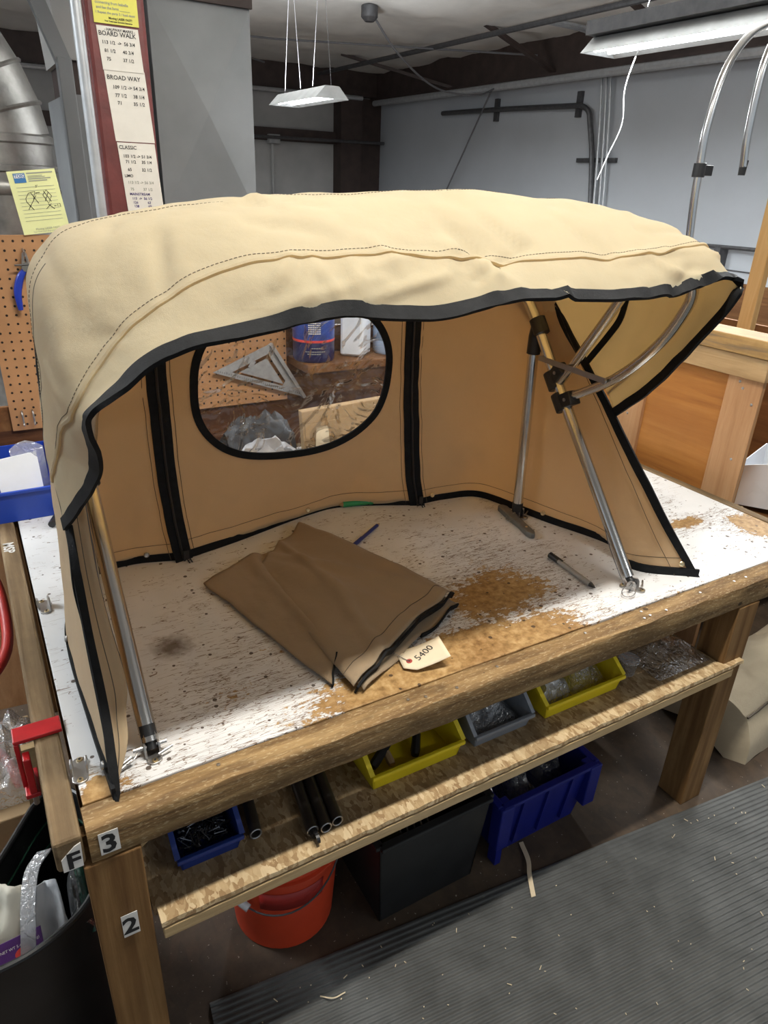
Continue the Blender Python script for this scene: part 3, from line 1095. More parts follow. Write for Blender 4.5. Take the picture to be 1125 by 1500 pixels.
snap((.765, .868, .028), (0, -1, .2), back_panel)
snap((.275, .79, .032), (0, -1, .2), left_panel)
snap((1.165, .795, .03), (0, -1, .2), right_panel)
snap((1.398, .535, .03), (-1, -.3, .2), right_panel)
snap((1.515, .120, .035), (-.5, -.8, .3), right_panel)
snap((.044, .50, .03), (-1, 0, .3), left_panel)
snap((.046, .10, .03), (-1, 0, .3), left_panel)

# --- folding frame
frame = thing('folding_frame', 'polished tube frame with black fittings inside the cream canopy', 'frame', (.735, .4, 0))
mh = crom([(1.345, .148, .025), (1.345, .31, .222), (1.345, .475, .42), (1.345, .62, .60), (1.335, .665, .655), (1.30, .69, .69), (1.20, .70, .705), (.735, .70, .71),
           (.27, .70, .705), (.175, .69, .69), (.14, .665, .655), (.129, .62, .60), (.129, .475, .42), (.129, .30, .21), (.129, .128, .022)], 8)
obj('main_hoop', MB().tube(mh, .0155, 14), MAT['alu'], frame, smooth=True)
fh = crom([(1.345, .455, .425), (1.345, .423, .437), (1.345, .328, .493), (1.345, .254, .553), (1.345, .192, .622), (1.343, .155, .680), (1.335, .132, .73), (1.30, .12, .77), (1.22, .12, .783),
           (1.0, .12, .785), (.612, .12, .79), (.42, .125, .785), (.31, .13, .77), (.21, .135, .73), (.155, .145, .685), (.13, .17, .64), (.122, .22, .595), (.125, .30, .53), (.127, .423, .437), (.129, .455, .425)], 6)
obj('front_hoop', MB().tube(fh, .0125, 12), MAT['alu'], frame, smooth=True)
mid = crom([(1.345, .50, .455), (1.345, .481, .467), (1.345, .342, .679), (1.340, .30, .75), (1.315, .28, .80), (1.24, .27, .835), (1.0, .265, .855), (.735, .265, .86), (.45, .265, .845), (.27, .27, .825),
            (.18, .28, .79), (.142, .30, .74), (.130, .342, .679), (.129, .481, .467), (.129, .50, .455)], 6)
obj('middle_hoop', MB().tube(mid, .0125, 12), MAT['alu'], frame, smooth=True)
st_top = Vector((1.345, .615, .545))
obj('rear_strut', MB().tube([(1.352, .600, .03), (1.347, .612, .52)], .0150, 14), MAT['alu'], frame, smooth=True)
obj('rear_strut', MB().tube([(.122, .600, .03), (.127, .612, .52)], .0150, 14), MAT['alu'], frame, smooth=True)
obj('link_bar', MB().bar((1.326, .565, .505), (1.326, .318, .50), .003, .014), MAT['steel'], frame)
obj('rivet', MB().lathe((1.322, .318, .50), [(.006, -.004), (.006, .003), (0, .004)], 10, axis='x'), MAT['steel'], frame)
hd = Vector((0, .82, 1)).normalized()


def slide(c, d2):
    c = Vector(c)
    mb = MB()
    mb.tube([c - hd * .026, c + hd * .026], .0225, 14)
    d2 = Vector(d2).normalized()
    mb.obox(c + d2 * .028, d2, (1, 0, 0), d2.cross(Vector((1, 0, 0))), .024, .018, .019)
    o = obj('slide_clamp', mb, MAT['black_plastic'], frame, smooth=True, bevel=.003)
    obj('clamp_screw', MB().lathe(c + d2 * .032 + Vector((-.0185, 0, 0)), [(.005, -.002), (.005, .001), (0, .002)], 8, axis='x'), MAT['steel'], o)


for xx in (1.345, .129):
    slide((xx, .475, .402), (0, -.86, .50))
    slide((xx, .515, .452), (0, -.55, .83))
    ex = obj('elbow_fitting', MB().tube([(xx, .585, .565), (xx, .612, .600)], .0225, 12).tube([(xx, .598, .582), (xx, .606, .575), (xx + .001, .6105, .555), (xx + .002, .612, .505)], .0195, 12), MAT['black_plastic'], frame, smooth=True)
    obj('strut_foot', MB().tube([(1.352 if xx > 1 else .122, .600, .006), (1.352 if xx > 1 else .122, .601, .048)], .0165, 12), MAT['black_plastic'], frame, smooth=True)
for a, b in (((1.345, .126, .0), (1.345, .150, .028)), ((.129, .118, .0), (.129, .134, .030))):
    a, b = Vector(a), Vector(b)
    obj('eye_end', MB().tube([a + Vector((0, 0, .012)), b], .0095, 10).tube([b, b + hd * .02], .0150, 12), MAT['black_plastic'], frame, smooth=True)
lan = crom([(1.337, .262, .16), (1.325, .215, .10), (1.32, .16, .04), (1.315, .13, .018)], 5)
obj('lanyard', MB().tube(lan, .0012, 5), MAT['cable'], frame)
lan = crom([(.115, .42, .37), (.108, .33, .24), (.112, .26, .15), (.118, .21, .10)], 5)
obj('lanyard', MB().tube(lan, .0012, 5), MAT['cable'], frame)


# --- deck hinges screwed to the bench
def hinge(loc, rz, label, pin):
    t = thing('deck_hinge', label, 'hinge', loc, 'deck hinges screwed to the bench top')
    c, s = math.cos(rz), math.sin(rz)
    R = lambda p: Vector((loc[0] + 1.2 * (p[0] * c - p[1] * s), loc[1] + (p[0] * s + p[1] * c), loc[2] + p[2]))
    pl = []
    for k in range(20):
        a = 2 * math.pi * k / 20
        pl.append(R((.011 * math.cos(a), .011 * math.sin(a) + (.020 if math.sin(a) > 0 else -.020), 0)))
    obj('base_plate', MB().prism(pl, (0, 0, .004)), MAT['steel'], t, bevel=.001)
    for e in (-1, 1):
        ear = []
        for (yy, zz) in ((-.012, .003), (.012, .003), (.011, .020), (.006, .027), (-.006, .027), (-.011, .020)):
            ear.append(R((e * .010 - .0015, yy, zz)))
        d = R((.003, 0, 0)) - R((0, 0, 0))
        obj('fork_ear', MB().prism(ear, d), MAT['steel'], t, bevel=.0007)
    for e in (-1, 1):
        p = R((0, e * .024, .004))
        sc = obj('screw', MB().lathe(p, [(.0055, 0), (.005, .0018), (0, .0024)], 12), MAT['brass'], t, smooth=True)
        obj('screw_socket', MB().lathe(p + Vector((0, 0, .0021)), [(.0022, 0), (.0022, .0008)], 6), MAT['ink'], sc)
    if pin:
        a, b = R((-.026, 0, .018)), R((.022, 0, .018))
        obj('pin', MB().tube([a, b], .0035, 8), MAT['steel'], t)
        rp = [R((-.036 + .015 * math.cos(q), -.004 + .015 * math.sin(q), .012 + .006 * math.cos(q))) for q in [2 * math.pi * k / 20 for k in range(20)]]
        obj('pull_ring', MB().tube(rp, .0012, 6, closed=True), MAT['steel'], t)
        obj('pin', MB().tube([R((.006, -.02, .012)), R((.028, -.012, .014))], .0025, 8), MAT['steel'], t)
        if pin == 2:
            obj('quick_pin', MB().tube([R((-.03, -.012, .010)), R((-.062, -.03, .006))], .003, 8), MAT['steel'], t)
            obj('quick_pin', MB().tube([R((-.03, -.004, .010)), R((-.062, -.022, .006))], .003, 8), MAT['steel'], t)


hinge((.129, .122, 0), .0, 'steel deck hinge with pull ring holding the near left tube', 2)
hinge((1.345, .128, 0), .45, 'steel deck hinge holding the right front tube beside the canvas tip', 1)
hinge((.012, .136, 0), -.1, 'empty steel deck hinge beside the left canvas tip near the bench corner', 0)
hinge((.018, .698, 0), .1, 'empty steel deck hinge halfway along the left bench edge', 0)
hinge((1.357, .598, 0), .3, 'steel deck hinge under the rear strut beside the grey knife', 1)

# ------------------------------------------------------------------ folded canvas on the bench
fold = thing('folded_canvas', 'folded taupe canvas panel with black edging lying on the bench top', 'canvas', (.65, .45, 0))


def patch(corners, nu, nv, zf, seed):
    a, b, c, d = [Vector(p) for p in corners]        # a-b bottom, d-c top
    rows = []
    for i in range(nv + 1):
        v = i / nv
        r = []
        for j in range(nu + 1):
            u = j / nu
            p = (a * (1 - u) + b * u) * (1 - v) + (d * (1 - u) + c * u) * v
            p = p + Vector((.008 * fbm((u * 2, v * 2, seed), 1.6), .008 * fbm((u * 2, v * 2, seed + 7), 1.6), zf(u, v)))
            r.append(p)
        rows.append(r)
    return rows


z1 = lambda u, v: .013 + .010 * math.exp(-((u - .25 - .25 * v) / .05) ** 2) + .008 * math.exp(-((u + .7 * v - .95) / .05) ** 2) + .022 * math.sin(math.pi * min(1, max(0, v))) * (.5 + .5 * math.sin(math.pi * u)) + .006 * fbm((u, v, 2), 2.5) + .016 * math.exp(-((u - .55 + .4 * v) / .10) ** 2) * (1 - v * .5)
lower = patch([(.487, .130, .006), (.60, .33, .008), (.60, .70, .008), (.375, .625, .006)], 34, 34, lambda u, v: .004 + .016 * math.sin(math.pi * u) + .010 * math.exp(-((u - .35 - .3 * v) / .09) ** 2) + .005 * fbm((u, v, 4), 3), 1)
obj('lower_layer', MB().grid(lower), MAT['taupe'], fold, smooth=True, solid=.004)
upper = patch([(.515, .098, .018), (.888, .292, .022), (.722, .815, .012), (.50, .60, .012)], 44, 44, z1, 3)
for r in upper:                                       # the right side rolls over a soft fold
    for k, p in enumerate(r):
        u = k / (len(r) - 1)
        if u > .93:
            p.z -= (u - .93) / .07 * .010
        if u < .06:
            p.z -= (1 - u / .06) * .012
up_o = obj('upper_layer', MB().grid(upper), MAT['taupe'], fold, smooth=True, solid=.003)
mid_l = patch([(.535, .085, .006), (.885, .262, .006), (.80, .50, .006), (.52, .30, .006)], 24, 20, lambda u, v: .004 + .008 * math.sin(math.pi * v) + .006 * math.sin(u * 16) * (1 - v), 5)
obj('inner_layer', MB().grid(mid_l), MAT['taupe'], fold, smooth=True, solid=.004)
ep = [p + Vector((.004, -.004, -.008)) for p in upper[0]]
obj('edge_binding', ribbon(ep, [Vector((.2, -.3, 1))] * len(ep), .018, .005), MAT['binding'], fold, smooth=True)
ep = [p + Vector((0, -.003, 0)) for p in mid_l[0]][14:]
obj('edge_binding', ribbon(ep, [Vector((.2, -.3, 1))] * len(ep), .012, .004), MAT['binding'], fold, smooth=True)
obj('edge_binding', ribbon([p + Vector((0, -.003, -.002)) for p in lower[0][:12]], [Vector((.2, -.3, 1))] * 12, .010, .004), MAT['binding'], fold, smooth=True)
obj('stitching', MB().tube([p + Vector((0, 0, .0022)) for p in upper[3]], .0009, 4), MAT['thread'], up_o)

# ------------------------------------------------------------------ small things on the bench
tag = thing('paper_tag', 'manila tag handwritten 5400 with a red eyelet beside the folded canvas', 'tag', (.71, .12, 0))
tp = [(.659, .163), (.743, .166), (.753, .071), (.660, .097), (.651, .120), (.650, .143)]
T0 = Vector((.66, .13, .006)); TX = Vector((.96, -.20, .12)).normalized(); TY = Vector((.20, .97, .05)).normalized()
tag_rows = []
for i in range(7):
    v = -.034 + .068 * i / 6
    r = []
    for j in range(13):
        u = -.012 + .100 * j / 12
        k = 1 if u > .012 else .55 + .45 * (u + .012) / .024
        p = T0 + TX * u + TY * v * k
        p.z += .012 * (u / .09) ** 2 * (1 if u > 0 else 0) + .003
        r.append(p)
    tag_rows.append(r)
obj('card', MB().grid(tag_rows), MAT['manila'], tag, smooth=True, solid=.0008)
def on_tag(u, v, h):
    p = T0 + TX * u + TY * v
    p.z += .012 * (max(0, u) / .09) ** 2 + .003 + h
    return p
er = MB().grid([[on_tag(.006 + r * math.cos(a), -.004 + r * math.sin(a), .0012) for a in [2 * math.pi * k / 14 for k in range(14)]] for r in (.0022, .0065)], closed=True)
eye = obj('eyelet', er, plain('red_eyelet', (.36, .05, .04), .6), tag, solid=.0006)
obj('eyelet_hole', MB().lathe(on_tag(.006, -.004, .0008), [(.0022, 0), (.0022, .0005)], 10), MAT['ink'], eye)
tw = text('lettering', '5400', .024, (0, 0, 0), (1, 0, 0), (0, 1, 0), MAT['ink'], tag)
me = tw.data
for v in me.vertices:
    w = tw.location + v.co + wloc(tag)
    q = on_tag(.024 + w.x * math.cos(.45) - w.y * math.sin(.45) * 1, -.012 + w.x * math.sin(.45) + w.y * math.cos(.45), .0012)
    v.co = q + Vector((0, 0, TZ)) - wloc(tag)
tw.location = (0, 0, 0)
stg = crom([on_tag(.004, -.004, .002), (.648, .165, .012), (.655, .19, .008), (.635, .21, .006)], 6)
obj('string', MB().tube(stg, .0008, 4), MAT['cable'], tag)


def pen(name, label, a, b, r, mats, group=None, cat='pen'):
    a, b = Vector(a), Vector(b)
    t = thing(name, label, cat, ((a.x + b.x) / 2, (a.y + b.y) / 2, 0), group)
    d = b - a
    L = lambda k: a + d * k
    obj('barrel', MB().tube([L(.22), L(.9)], r, 10), mats[0], t, smooth=True)
    obj('tip', MB().tube([L(.9), L(.97), L(1.0)], [r, r * .45, r * .15], 10), mats[1], t, smooth=True)
    obj('cap', MB().tube([L(0), L(.01), L(.22)], [r * .7, r * 1.12, r * 1.12], 10), mats[2], t, smooth=True)
    n = d.normalized()
    obj('clip', MB().bar(L(.02) + Vector((0, 0, r * 1.3)), L(.3) + Vector((0, 0, r * 1.3)), r * .6, r * .25), mats[2], t)
    return t


pen('marker_pen', 'black and clear marker pen lying near the right front hinge', (1.263, .352, .009), (1.249, .165, .009), .0072, (MAT['clearpen'], MAT['black_plastic'], MAT['black_plastic']))
pen('ballpoint_pen', 'dark blue pen poking out from behind the folded canvas', (.80, .64, .007), (.937, .732, .007), .0052, (MAT['pencilblue'], MAT['brass'], MAT['pencilblue']))
pen('green_marker', 'green marker half hidden under the rear canvas hem', (1.005, .868, .011), (.882, .893, .011), .010, (MAT['green'], MAT['cardboard'], MAT['green']), cat='marker')
kn = thing('utility_knife', 'grey metal utility knife lying by the rear strut', 'knife', (1.315, .557, 0))
kp = [(-.105, -.010), (-.095, -.016), (-.02, -.017), (.03, -.012), (.085, -.014), (.105, -.006), (.107, .004), (.09, .012), (.02, .013), (-.05, .015), (-.09, .014), (-.105, .004)]
ka = math.atan2(-.212, -.045)
KR = lambda p, z: Vector((1.318 + p[0] * math.cos(ka) - p[1] * math.sin(ka), .56 + p[0] * math.sin(ka) + p[1] * math.cos(ka), z))
body = obj('body', MB().prism([KR(p, .001) for p in kp], (0, 0, .018)), MAT['knifegrey'], kn, bevel=.004)
obj('thumb_slide', MB().prism([KR(p, .006) for p in ((-.05, .014), (-.02, .013), (-.02, .019), (-.05, .019))], (0, 0, .008)), MAT['black_plastic'], kn)
obj('blade', MB().prism([KR(p, .008) for p in ((-.103, -.006), (-.103, .006), (-.125, .006))], (0, 0, .001)), MAT['steel'], kn)
obj('screw', MB().lathe(KR((.06, 0), .019), [(.004, 0), (.003, .001), (0, .001)], 10), MAT['brass'], kn)

# red clamp on the side board
cl = thing('bar_clamp', 'red metal clamp hooked over the left board near the bench corner', 'clamp', (-.04, .268, -.09))
obj('jaw', MB().box((-.082, .248, .002), (-.001, .288, .010)), MAT['red'], cl, bevel=.002)
obj('arm', MB().box((-.082, .248, -.10), (-.074, .288, .002)), MAT['red'], cl, bevel=.002)
obj('arm', MB().box((-.072, .222, -.095), (-.060, .246, -.015)), MAT['red'], cl, bevel=.002)
obj('foot', MB().box((-.080, .222, -.105), (-.055, .290, -.095)), MAT['red'], cl, bevel=.002)
obj('spindle', MB().tube([(-.066, .234, -.13), (-.066, .234, -.064)], .005, 8), MAT['steel'], cl)

# ------------------------------------------------------------------ pegboard and what hangs on it
PY = 1.475
peg = thing('pegboard', 'brown pegboard panel standing behind the bench under the yellow note', 'pegboard', (.5, PY, 0))
mb = MB().box((.045, PY, .185), (.958, PY + .008, .752))
panel = obj('panel', mb, MAT['peg'], peg)
hm = MB()
for i in range(36):
    for j in range(22):
        c = Vector((.062 + i * .0254, PY - .0006, .203 + j * .0254))
        hm.add([c + Vector((.0036 * math.cos(a), 0, .0036 * math.sin(a))) for a in [2 * math.pi * k / 8 for k in range(8)]], [tuple(range(8))])
ho = obj('peg_holes', hm, MAT['hole'], panel)
ho['kind'] = 'stuff'
obj('batten', MB().box((.0, PY + .009, .0), (1.5, PY + .025, .1849)), MAT['darkwood'], peg)
obj('batten', MB().box((-.02, PY + .009, .185), (1.5, PY + .025, .26)), MAT['brownply'], peg)
obj('batten', MB().box((.3, PY + .009, .26), (1.5, PY + .025, .44)), MAT['darkwood'], peg)
for k, x in enumerate((.078, .108)):
    hk = MB().tube(crom([(x, PY, .245), (x, PY - .012, .243), (x, PY - .018, .235), (x, PY - .018, .212), (x, PY - .025, .206)], 4), .0028, 8)
    obj('peg_hook', hk, MAT['steel'], None, smooth=True, label='small steel hook low on the pegboard, ' + ('left' if k == 0 else 'right') + ' one of two', cat='hook', group='hooks low on the pegboard')
hk = MB().tube(crom([(.160, PY, .715), (.160, PY - .02, .712), (.160, PY - .034, .70), (.160, PY - .038, .712)], 4), .003, 8)
obj('peg_hook', hk, MAT['steel'], None, smooth=True, label='steel hook carrying the blue handled cutters', cat='hook')
pl = thing('pliers', 'flush cutters with blue handles hanging on the pegboard', 'pliers', (.155, PY - .02, .5))
PP = lambda x, z, y=0: Vector((.160 + x, PY - .022 + y, .672 + z))
obj('jaw', MB().prism([PP(-.012, 0), PP(-.002, .004), PP(-.001, .036), PP(-.006, .034)], (0, .010, 0)), MAT['steel'], pl, bevel=.002)
obj('jaw', MB().prism([PP(.012, 0), PP(.006, .034), PP(.001, .036), PP(.002, .004)], (0, .010, 0)), MAT['steel'], pl, bevel=.002)
obj('pivot', MB().lathe(PP(0, -.004, -.003), [(.013, 0), (.013, .015), (.005, .017), (0, .017)], 14, axis='y'), MAT['knifegrey'], pl, smooth=True)
obj('handle', MB().tube(crom([PP(-.006, -.012, .005), PP(-.022, -.035, .005), PP(-.034, -.075, .005), PP(-.034, -.122, .005)], 6), [.007 + .004 * math.sin(math.pi * min(1, k / 18)) for k in range(19)], 10), MAT['bluehandle'], pl, smooth=True)
obj('handle', MB().tube(crom([PP(.006, -.012, .005), PP(.018, -.028, .005), PP(.030, -.062, .005), PP(.034, -.112, .005)], 6), [.007 + .003 * math.sin(math.pi * min(1, k / 18)) for k in range(19)], 10), MAT['bluehandle'], pl, smooth=True)
obj('spring', MB().tube([PP(-.03, .002, -.002), PP(.03, .004, -.002)], .0025, 6), MAT['black_plastic'], pl)

note = thing('note_sheet', 'pale yellow printed note with a pen sketch standing on the pegboard top', 'note', (.22, PY - .01, .75))
NO, NX, NY = Vector((.170, PY - .006, .752)), Vector((.122, 0, .013)).normalized(), Vector((-.018, 0.006, .160)).normalized()
obj('sheet', MB().prism([NO, NO + NX * .124, NO + NX * .124 + NY * .162, NO + NY * .162], (0, .0012, 0)), MAT['yellowpaper'], note)
nf = lambda u, v: NO + NX * u + NY * v + Vector((0, -.0012, 0))
lg = obj('logo', MB().add([nf(.014, .132), nf(.044, .132), nf(.044, .156), nf(.014, .156)], [(0, 1, 2, 3)]), MAT['logo_blue'], note)
obj('logo_panel', MB().add([nf(.016, .144) + Vector((0, -.0003, 0)), nf(.042, .144) + Vector((0, -.0003, 0)), nf(.042, .154) + Vector((0, -.0003, 0)), nf(.016, .154) + Vector((0, -.0003, 0))], [(0, 1, 2, 3)]), MAT['stickerwhite'], lg)
text('lettering', 'TOJO', .011, nf(.0165, .1455) + Vector((0, -.0006, 0)), NX, NY, MAT['logo_blue'], note, bold=.0004)
lines = MB()
for (u0, u1, v, h) in [(.048, .116, .153, .003), (.050, .088, .147, .0015), (.050, .094, .1435, .0015), (.050, .108, .139, .0025), (.050, .098, .134, .0025)] + \
        [(.014, .112, .120 - .0095 * k, .0008) for k in range(10)]:
    a = nf(u0, v)
    lines.add([a, a + NX * (u1 - u0), a + NX * (u1 - u0) + NY * h, a + NY * h], [(0, 1, 2, 3)])
obj('print', lines, MAT['greyink'], note)
text('lettering', 'Moving LASER FAST!', .0075, nf(.034, .010), NX, NY, MAT['greyink'], note)
text('lettering', 'Your Total Laser Engraving Resource', .0052, nf(.026, .004), NX, NY, MAT['greyink'], note)
sk = MB()
for pts in ([(.040, .105), (.030, .092), (.030, .084), (.044, .062)], [(.040, .105), (.058, .109), (.048, .085)], [(.030, .064), (.058, .098)], [(.046, .107), (.060, .078)], [(.058, .104), (.070, .105)],
            [(.076, .098), (.088, .110), (.098, .094), (.086, .076), (.076, .098)], [(.078, .082), (.092, .104)], [(.080, .108), (.094, .080)], [(.076, .062), (.092, .074)], [(.084, .074), (.098, .060)], [(.098, .068), (.104, .068)]):
    sk.tube([nf(u, v) for u, v in pts], .0007, 4)
obj('sketch', sk, MAT['ink'], note)
text('lettering', '12', .012, nf(.105, .065), NX, NY, MAT['ink'], note)
text('lettering', '3"', .009, nf(.062, .118), NX, NY, MAT['ink'], note)

# bin with papers on the rear corner of the bench
def hopper(name, label, group, x0, x1, y0, y1, z0, h, mat, lip=.5, front='-y', rim=.006, cat='bin'):
    """open-fronted stacking bin: low front wall, sloped side edges"""
    t = thing(name, label, cat, ((x0 + x1) / 2, (y0 + y1) / 2, z0), group)
    th = .003
    e = .008
    yf = y0 + (y1 - y0) * .28
    obj('bottom', MB().box((x0 + e, y0 + e, z0), (x1 - e, y1 - e, z0 + th)), mat, t)
    for sx, xa in ((1, x0), (-1, x1)):
        poly = [(xa + sx * e, y0 + e, z0), (xa + sx * e, y1 - e, z0), (xa, y1, z0 + h), (xa, yf, z0 + h), (xa + sx * .003, y0, z0 + h * lip)]
        w = obj('side_wall', MB().prism(poly, (sx * th, 0, 0)), mat, t)
        obj('rim', MB().bar((xa, y1, z0 + h), (xa, yf, z0 + h), rim * 1.6, rim).bar((xa, yf, z0 + h), (xa, y0, z0 + h * lip), rim * 1.6, rim), mat, w)
    obj('back_wall', MB().hexa([(x0 + e, y1 - e - th, z0), (x1 - e, y1 - e - th, z0), (x1 - e, y1 - e, z0), (x0 + e, y1 - e, z0), (x0, y1 - th, z0 + h), (x1, y1 - th, z0 + h), (x1, y1, z0 + h), (x0, y1, z0 + h)]), mat, t)
    f = obj('front_wall', MB().hexa([(x0 + e, y0 + e, z0), (x1 - e, y0 + e, z0), (x1 - e, y0 + e + th, z0), (x0 + e, y0 + e + th, z0),
                                     (x0, y0, z0 + h * lip), (x1, y0, z0 + h * lip), (x1, y0 + th, z0 + h * lip), (x0, y0 + th, z0 + h * lip)]), mat, t)
    obj('lip', MB().box((x0 - .002, y0 - .008, z0 + h * lip - .008), (x1 + .002, y0 + .002, z0 + h * lip + .002)), mat, f, bevel=.002)
    obj('back_lip', MB().box((x0 - .002, y1 - .002, z0 + h - .010), (x1 + .002, y1 + .005, z0 + h)), mat, t)
    return t


hopper('stacking_bin', 'bright blue stacking bin holding papers at the rear left bench corner', 'blue stacking bins', -.12, .125, 1.20, 1.43, 0.001, .155, MAT['blueplastic'], .62)
pa = MB().hexa([(-.02, 1.25, .04), (.09, 1.25, .04), (.09, 1.253, .04), (-.02, 1.253, .04), (-.03, 1.31, .155), (.09, 1.32, .165), (.09, 1.323, .165), (-.03, 1.313, .155)])
obj('paper_sheet', pa, MAT['whitepaper'], None, label='white paper standing in the bright blue bench bin', cat='paper')
pb = MB().grid([[Vector((.02 + .09 * u, 1.29 + .03 * v + .01 * math.sin(u * 4), .03 + .15 * v + .02 * math.sin(u * 3))) for u in (0, .25, .5, .75, 1)] for v in (0, .33, .66, 1)])
obj('plastic_sleeve', pb, MAT['bagmilk'], None, smooth=True, label='clear plastic sleeve leaning in the bright blue bench bin', cat='sleeve')
tl = MB().tube(crom([(.085, 1.12, .012), (.11, 1.17, .016), (.14, 1.20, .018), (.18, 1.20, .014)], 5), [.010] * 5 + [.013] * 11, 8)
obj('tool_handle', tl, MAT['black_plastic'], None, smooth=True, label='black tool handle in front of the blue bench bin behind the canopy', cat='handle')

# things behind the clear window
sq = thing('speed_square', 'grey cast metal triangle square hung on the pegboard seen through the window', 'square', (.85, PY - .02, .2))
A, B_, C_ = Vector((.682, PY - .016, .312)), Vector((.893, PY - .016, .395)), Vector((1.018, PY - .016, .190))
def inset(P, k):
    c = sum(P, Vector()) / 3
    return [p + (c - p) * k for p in P]
tri = [A, B_, C_]
i1 = inset(tri, .36)
sm = MB()
for k in range(3):
    a, b = tri[k], tri[(k + 1) % 3]
    a2, b2 = i1[k], i1[(k + 1) % 3]
    sm.hexa([a, b, b2, a2, a + Vector((0, .006, 0)), b + Vector((0, .006, 0)), b2 + Vector((0, .006, 0)), a2 + Vector((0, .006, 0))])
obj('frame', sm, MAT['castalu'], sq)
i2 = inset(tri, .52)
i3 = [p + Vector((0, .001, 0)) for p in i2]
obj('web', MB().prism(i3, (0, .004, 0)), MAT['castalu'], sq)
obj('web_rib', MB().bar(i1[0] * .5 + i1[1] * .5, i2[0] * .5 + i2[1] * .5, .03, .004, (0, 1, 0)), MAT['castalu'], sq)
obj('web_rib', MB().bar(i1[2], i2[2], .03, .004, (0, 1, 0)), MAT['castalu'], sq)
obj('fence', MB().bar(B_, C_, .012, .022, (0, 1, 0)), MAT['castalu'], sq)
tk = MB()
for k in range(40):
    p = A.lerp(C_, .04 + .92 * k / 40) + Vector((.002, -.0005, .006))
    tk.box(p, p + Vector((.0012, .0004, .008 if k % 4 == 0 else .005)))
obj('scale_marks', tk, MAT['ink'], sq)
obj('ledge_shelf', MB().box((.968, 1.31, .315), (1.55, PY + .008, .345)), MAT['brownply'], None, bevel=.003, label='brown wooden ledge carrying the blue bottle behind the window', cat='ledge')
bt = thing('spray_bottle', 'dark blue printed bottle with a pink band on the ledge behind the window', 'bottle', (1.022, 1.396, .345))
BC = Vector((1.030, 1.396, .3455))
obj('body', MB().lathe(BC, [(.068, 0), (.073, .008), (.073, .19), (.066, .215), (.03, .24), (.02, .25), (.02, .27)], 28), MAT['bottlenavy'], bt, smooth=True)
lb = obj('label_wrap', MB().lathe(BC, [(.0735, .075), (.0738, .08), (.0738, .185), (.0735, .188)], 28), MAT['bottleblue'], bt, smooth=True)
obj('pink_band', MB().lathe(BC, [(.0742, .070), (.0744, .072), (.0744, .076), (.0742, .078)], 28), MAT['redprint'], bt, smooth=True)
obj('cap', MB().lathe(BC, [(.022, .265), (.022, .30), (.018, .304)], 16), MAT['black_plastic'], bt, smooth=True)
bl = MB()
for k in range(6):
    for q in range(6):
        a0 = -2.25 + q * .1
        a1 = a0 + .085
        z0 = .135 - k * .007
        bl.add([BC + Vector((.0752 * math.cos(a), .0752 * math.sin(a), z)) for z in (z0, z0 + .0035) for a in (a0, a1)], [(0, 1, 3, 2)])
obj('label_print', bl, MAT['stickerwhite'], bt)
bl = MB()
for k, (z0, a0, n_) in enumerate(((.050, -2.1, 5), (.038, -2.4, 9), (.030, -2.3, 6))):
    for q in range(n_):
        a = a0 + q * .11
        bl.add([BC + Vector((.0737 * math.cos(t_), .0737 * math.sin(t_), z)) for z in (z0, z0 + .003) for t_ in (a, a + .09)], [(0, 1, 3, 2)])
obj('label_print', bl, MAT['greyink'], bt)
jg = thing('stand_in_jug', 'pale jug added as stand-in for a bright patch right of the blue bottle', 'jug', (1.20, 1.40, .345))  # jug shapes added to stand in for a bright white and blue patch
obj('body', MB().lathe((1.20, 1.40, .3455), [(.060, 0), (.066, .01), (.066, .15), (.05, .19), (.025, .21), (.025, .24)], 4, sy=.8), MAT['jug'], jg, bevel=.01)
obj('cap', MB().lathe((1.20, 1.40, .3455), [(.028, .235), (.028, .26), (.02, .262)], 16), MAT['logo_blue'], jg)
jg = thing('stand_in_jug', 'blue tinted jug added as stand-in for a bright patch behind the window', 'jug', (1.34, 1.40, .345))
obj('body', MB().lathe((1.34, 1.40, .3455), [(.055, 0), (.06, .01), (.06, .14), (.04, .18), (.022, .20), (.022, .22)], 18), plain('pale_blue_jug', (.40, .52, .72), .2), jg, smooth=True)
obj('cap', MB().lathe((1.34, 1.40, .3455), [(.025, .215), (.025, .24), (.02, .242)], 16), MAT['whitebox'], jg)

cb = thing('cardboard_box', 'flattened cardboard box standing on the bench behind the clear window', 'box', (1.02, 1.12, 0))
CBX = lambda x, y, z: (x, 1.10 + y + .12 * z, z)
obj('carton', MB().hexa([CBX(.868, 0, .001), CBX(1.22, .02, .001), CBX(1.22, .05, .001), CBX(.868, .03, .001), CBX(.864, 0, .245), CBX(1.22, .02, .252), CBX(1.22, .05, .252), CBX(.864, .03, .245)]), MAT['cardboard'], cb, bevel=.003)
obj('flap', MB().hexa([CBX(.872, -.004, .150), CBX(1.21, .016, .150), CBX(1.21, .019, .150), CBX(.872, -.001, .150), CBX(.872, -.004, .205), CBX(1.21, .016, .205), CBX(1.21, .019, .205), CBX(.872, -.001, .205)]), MAT['cardboard'], cb)
obj('tape_patch', MB().hexa([CBX(.90, -.0055, .07), CBX(.96, -.002, .07), CBX(.96, -.001, .07), CBX(.90, -.0045, .07), CBX(.91, -.0055, .19), CBX(.955, -.002, .19), CBX(.955, -.001, .19), CBX(.91, -.0045, .19)]), MAT['manila'], cb)
g = [[Vector((.64 + .225 * u, 1.16 + .16 * v, .001 + (.225 + .05 * fbm((u * 3, v * 3, 1), 1.5)) * math.sin(math.pi * min(1, max(0, v))) ** .5 * (.45 + .55 * math.sin(math.pi * (.12 + .76 * u)) ** .6))) for u in [k / 18 for k in range(19)]] for v in [k / 14 for k in range(15)]]
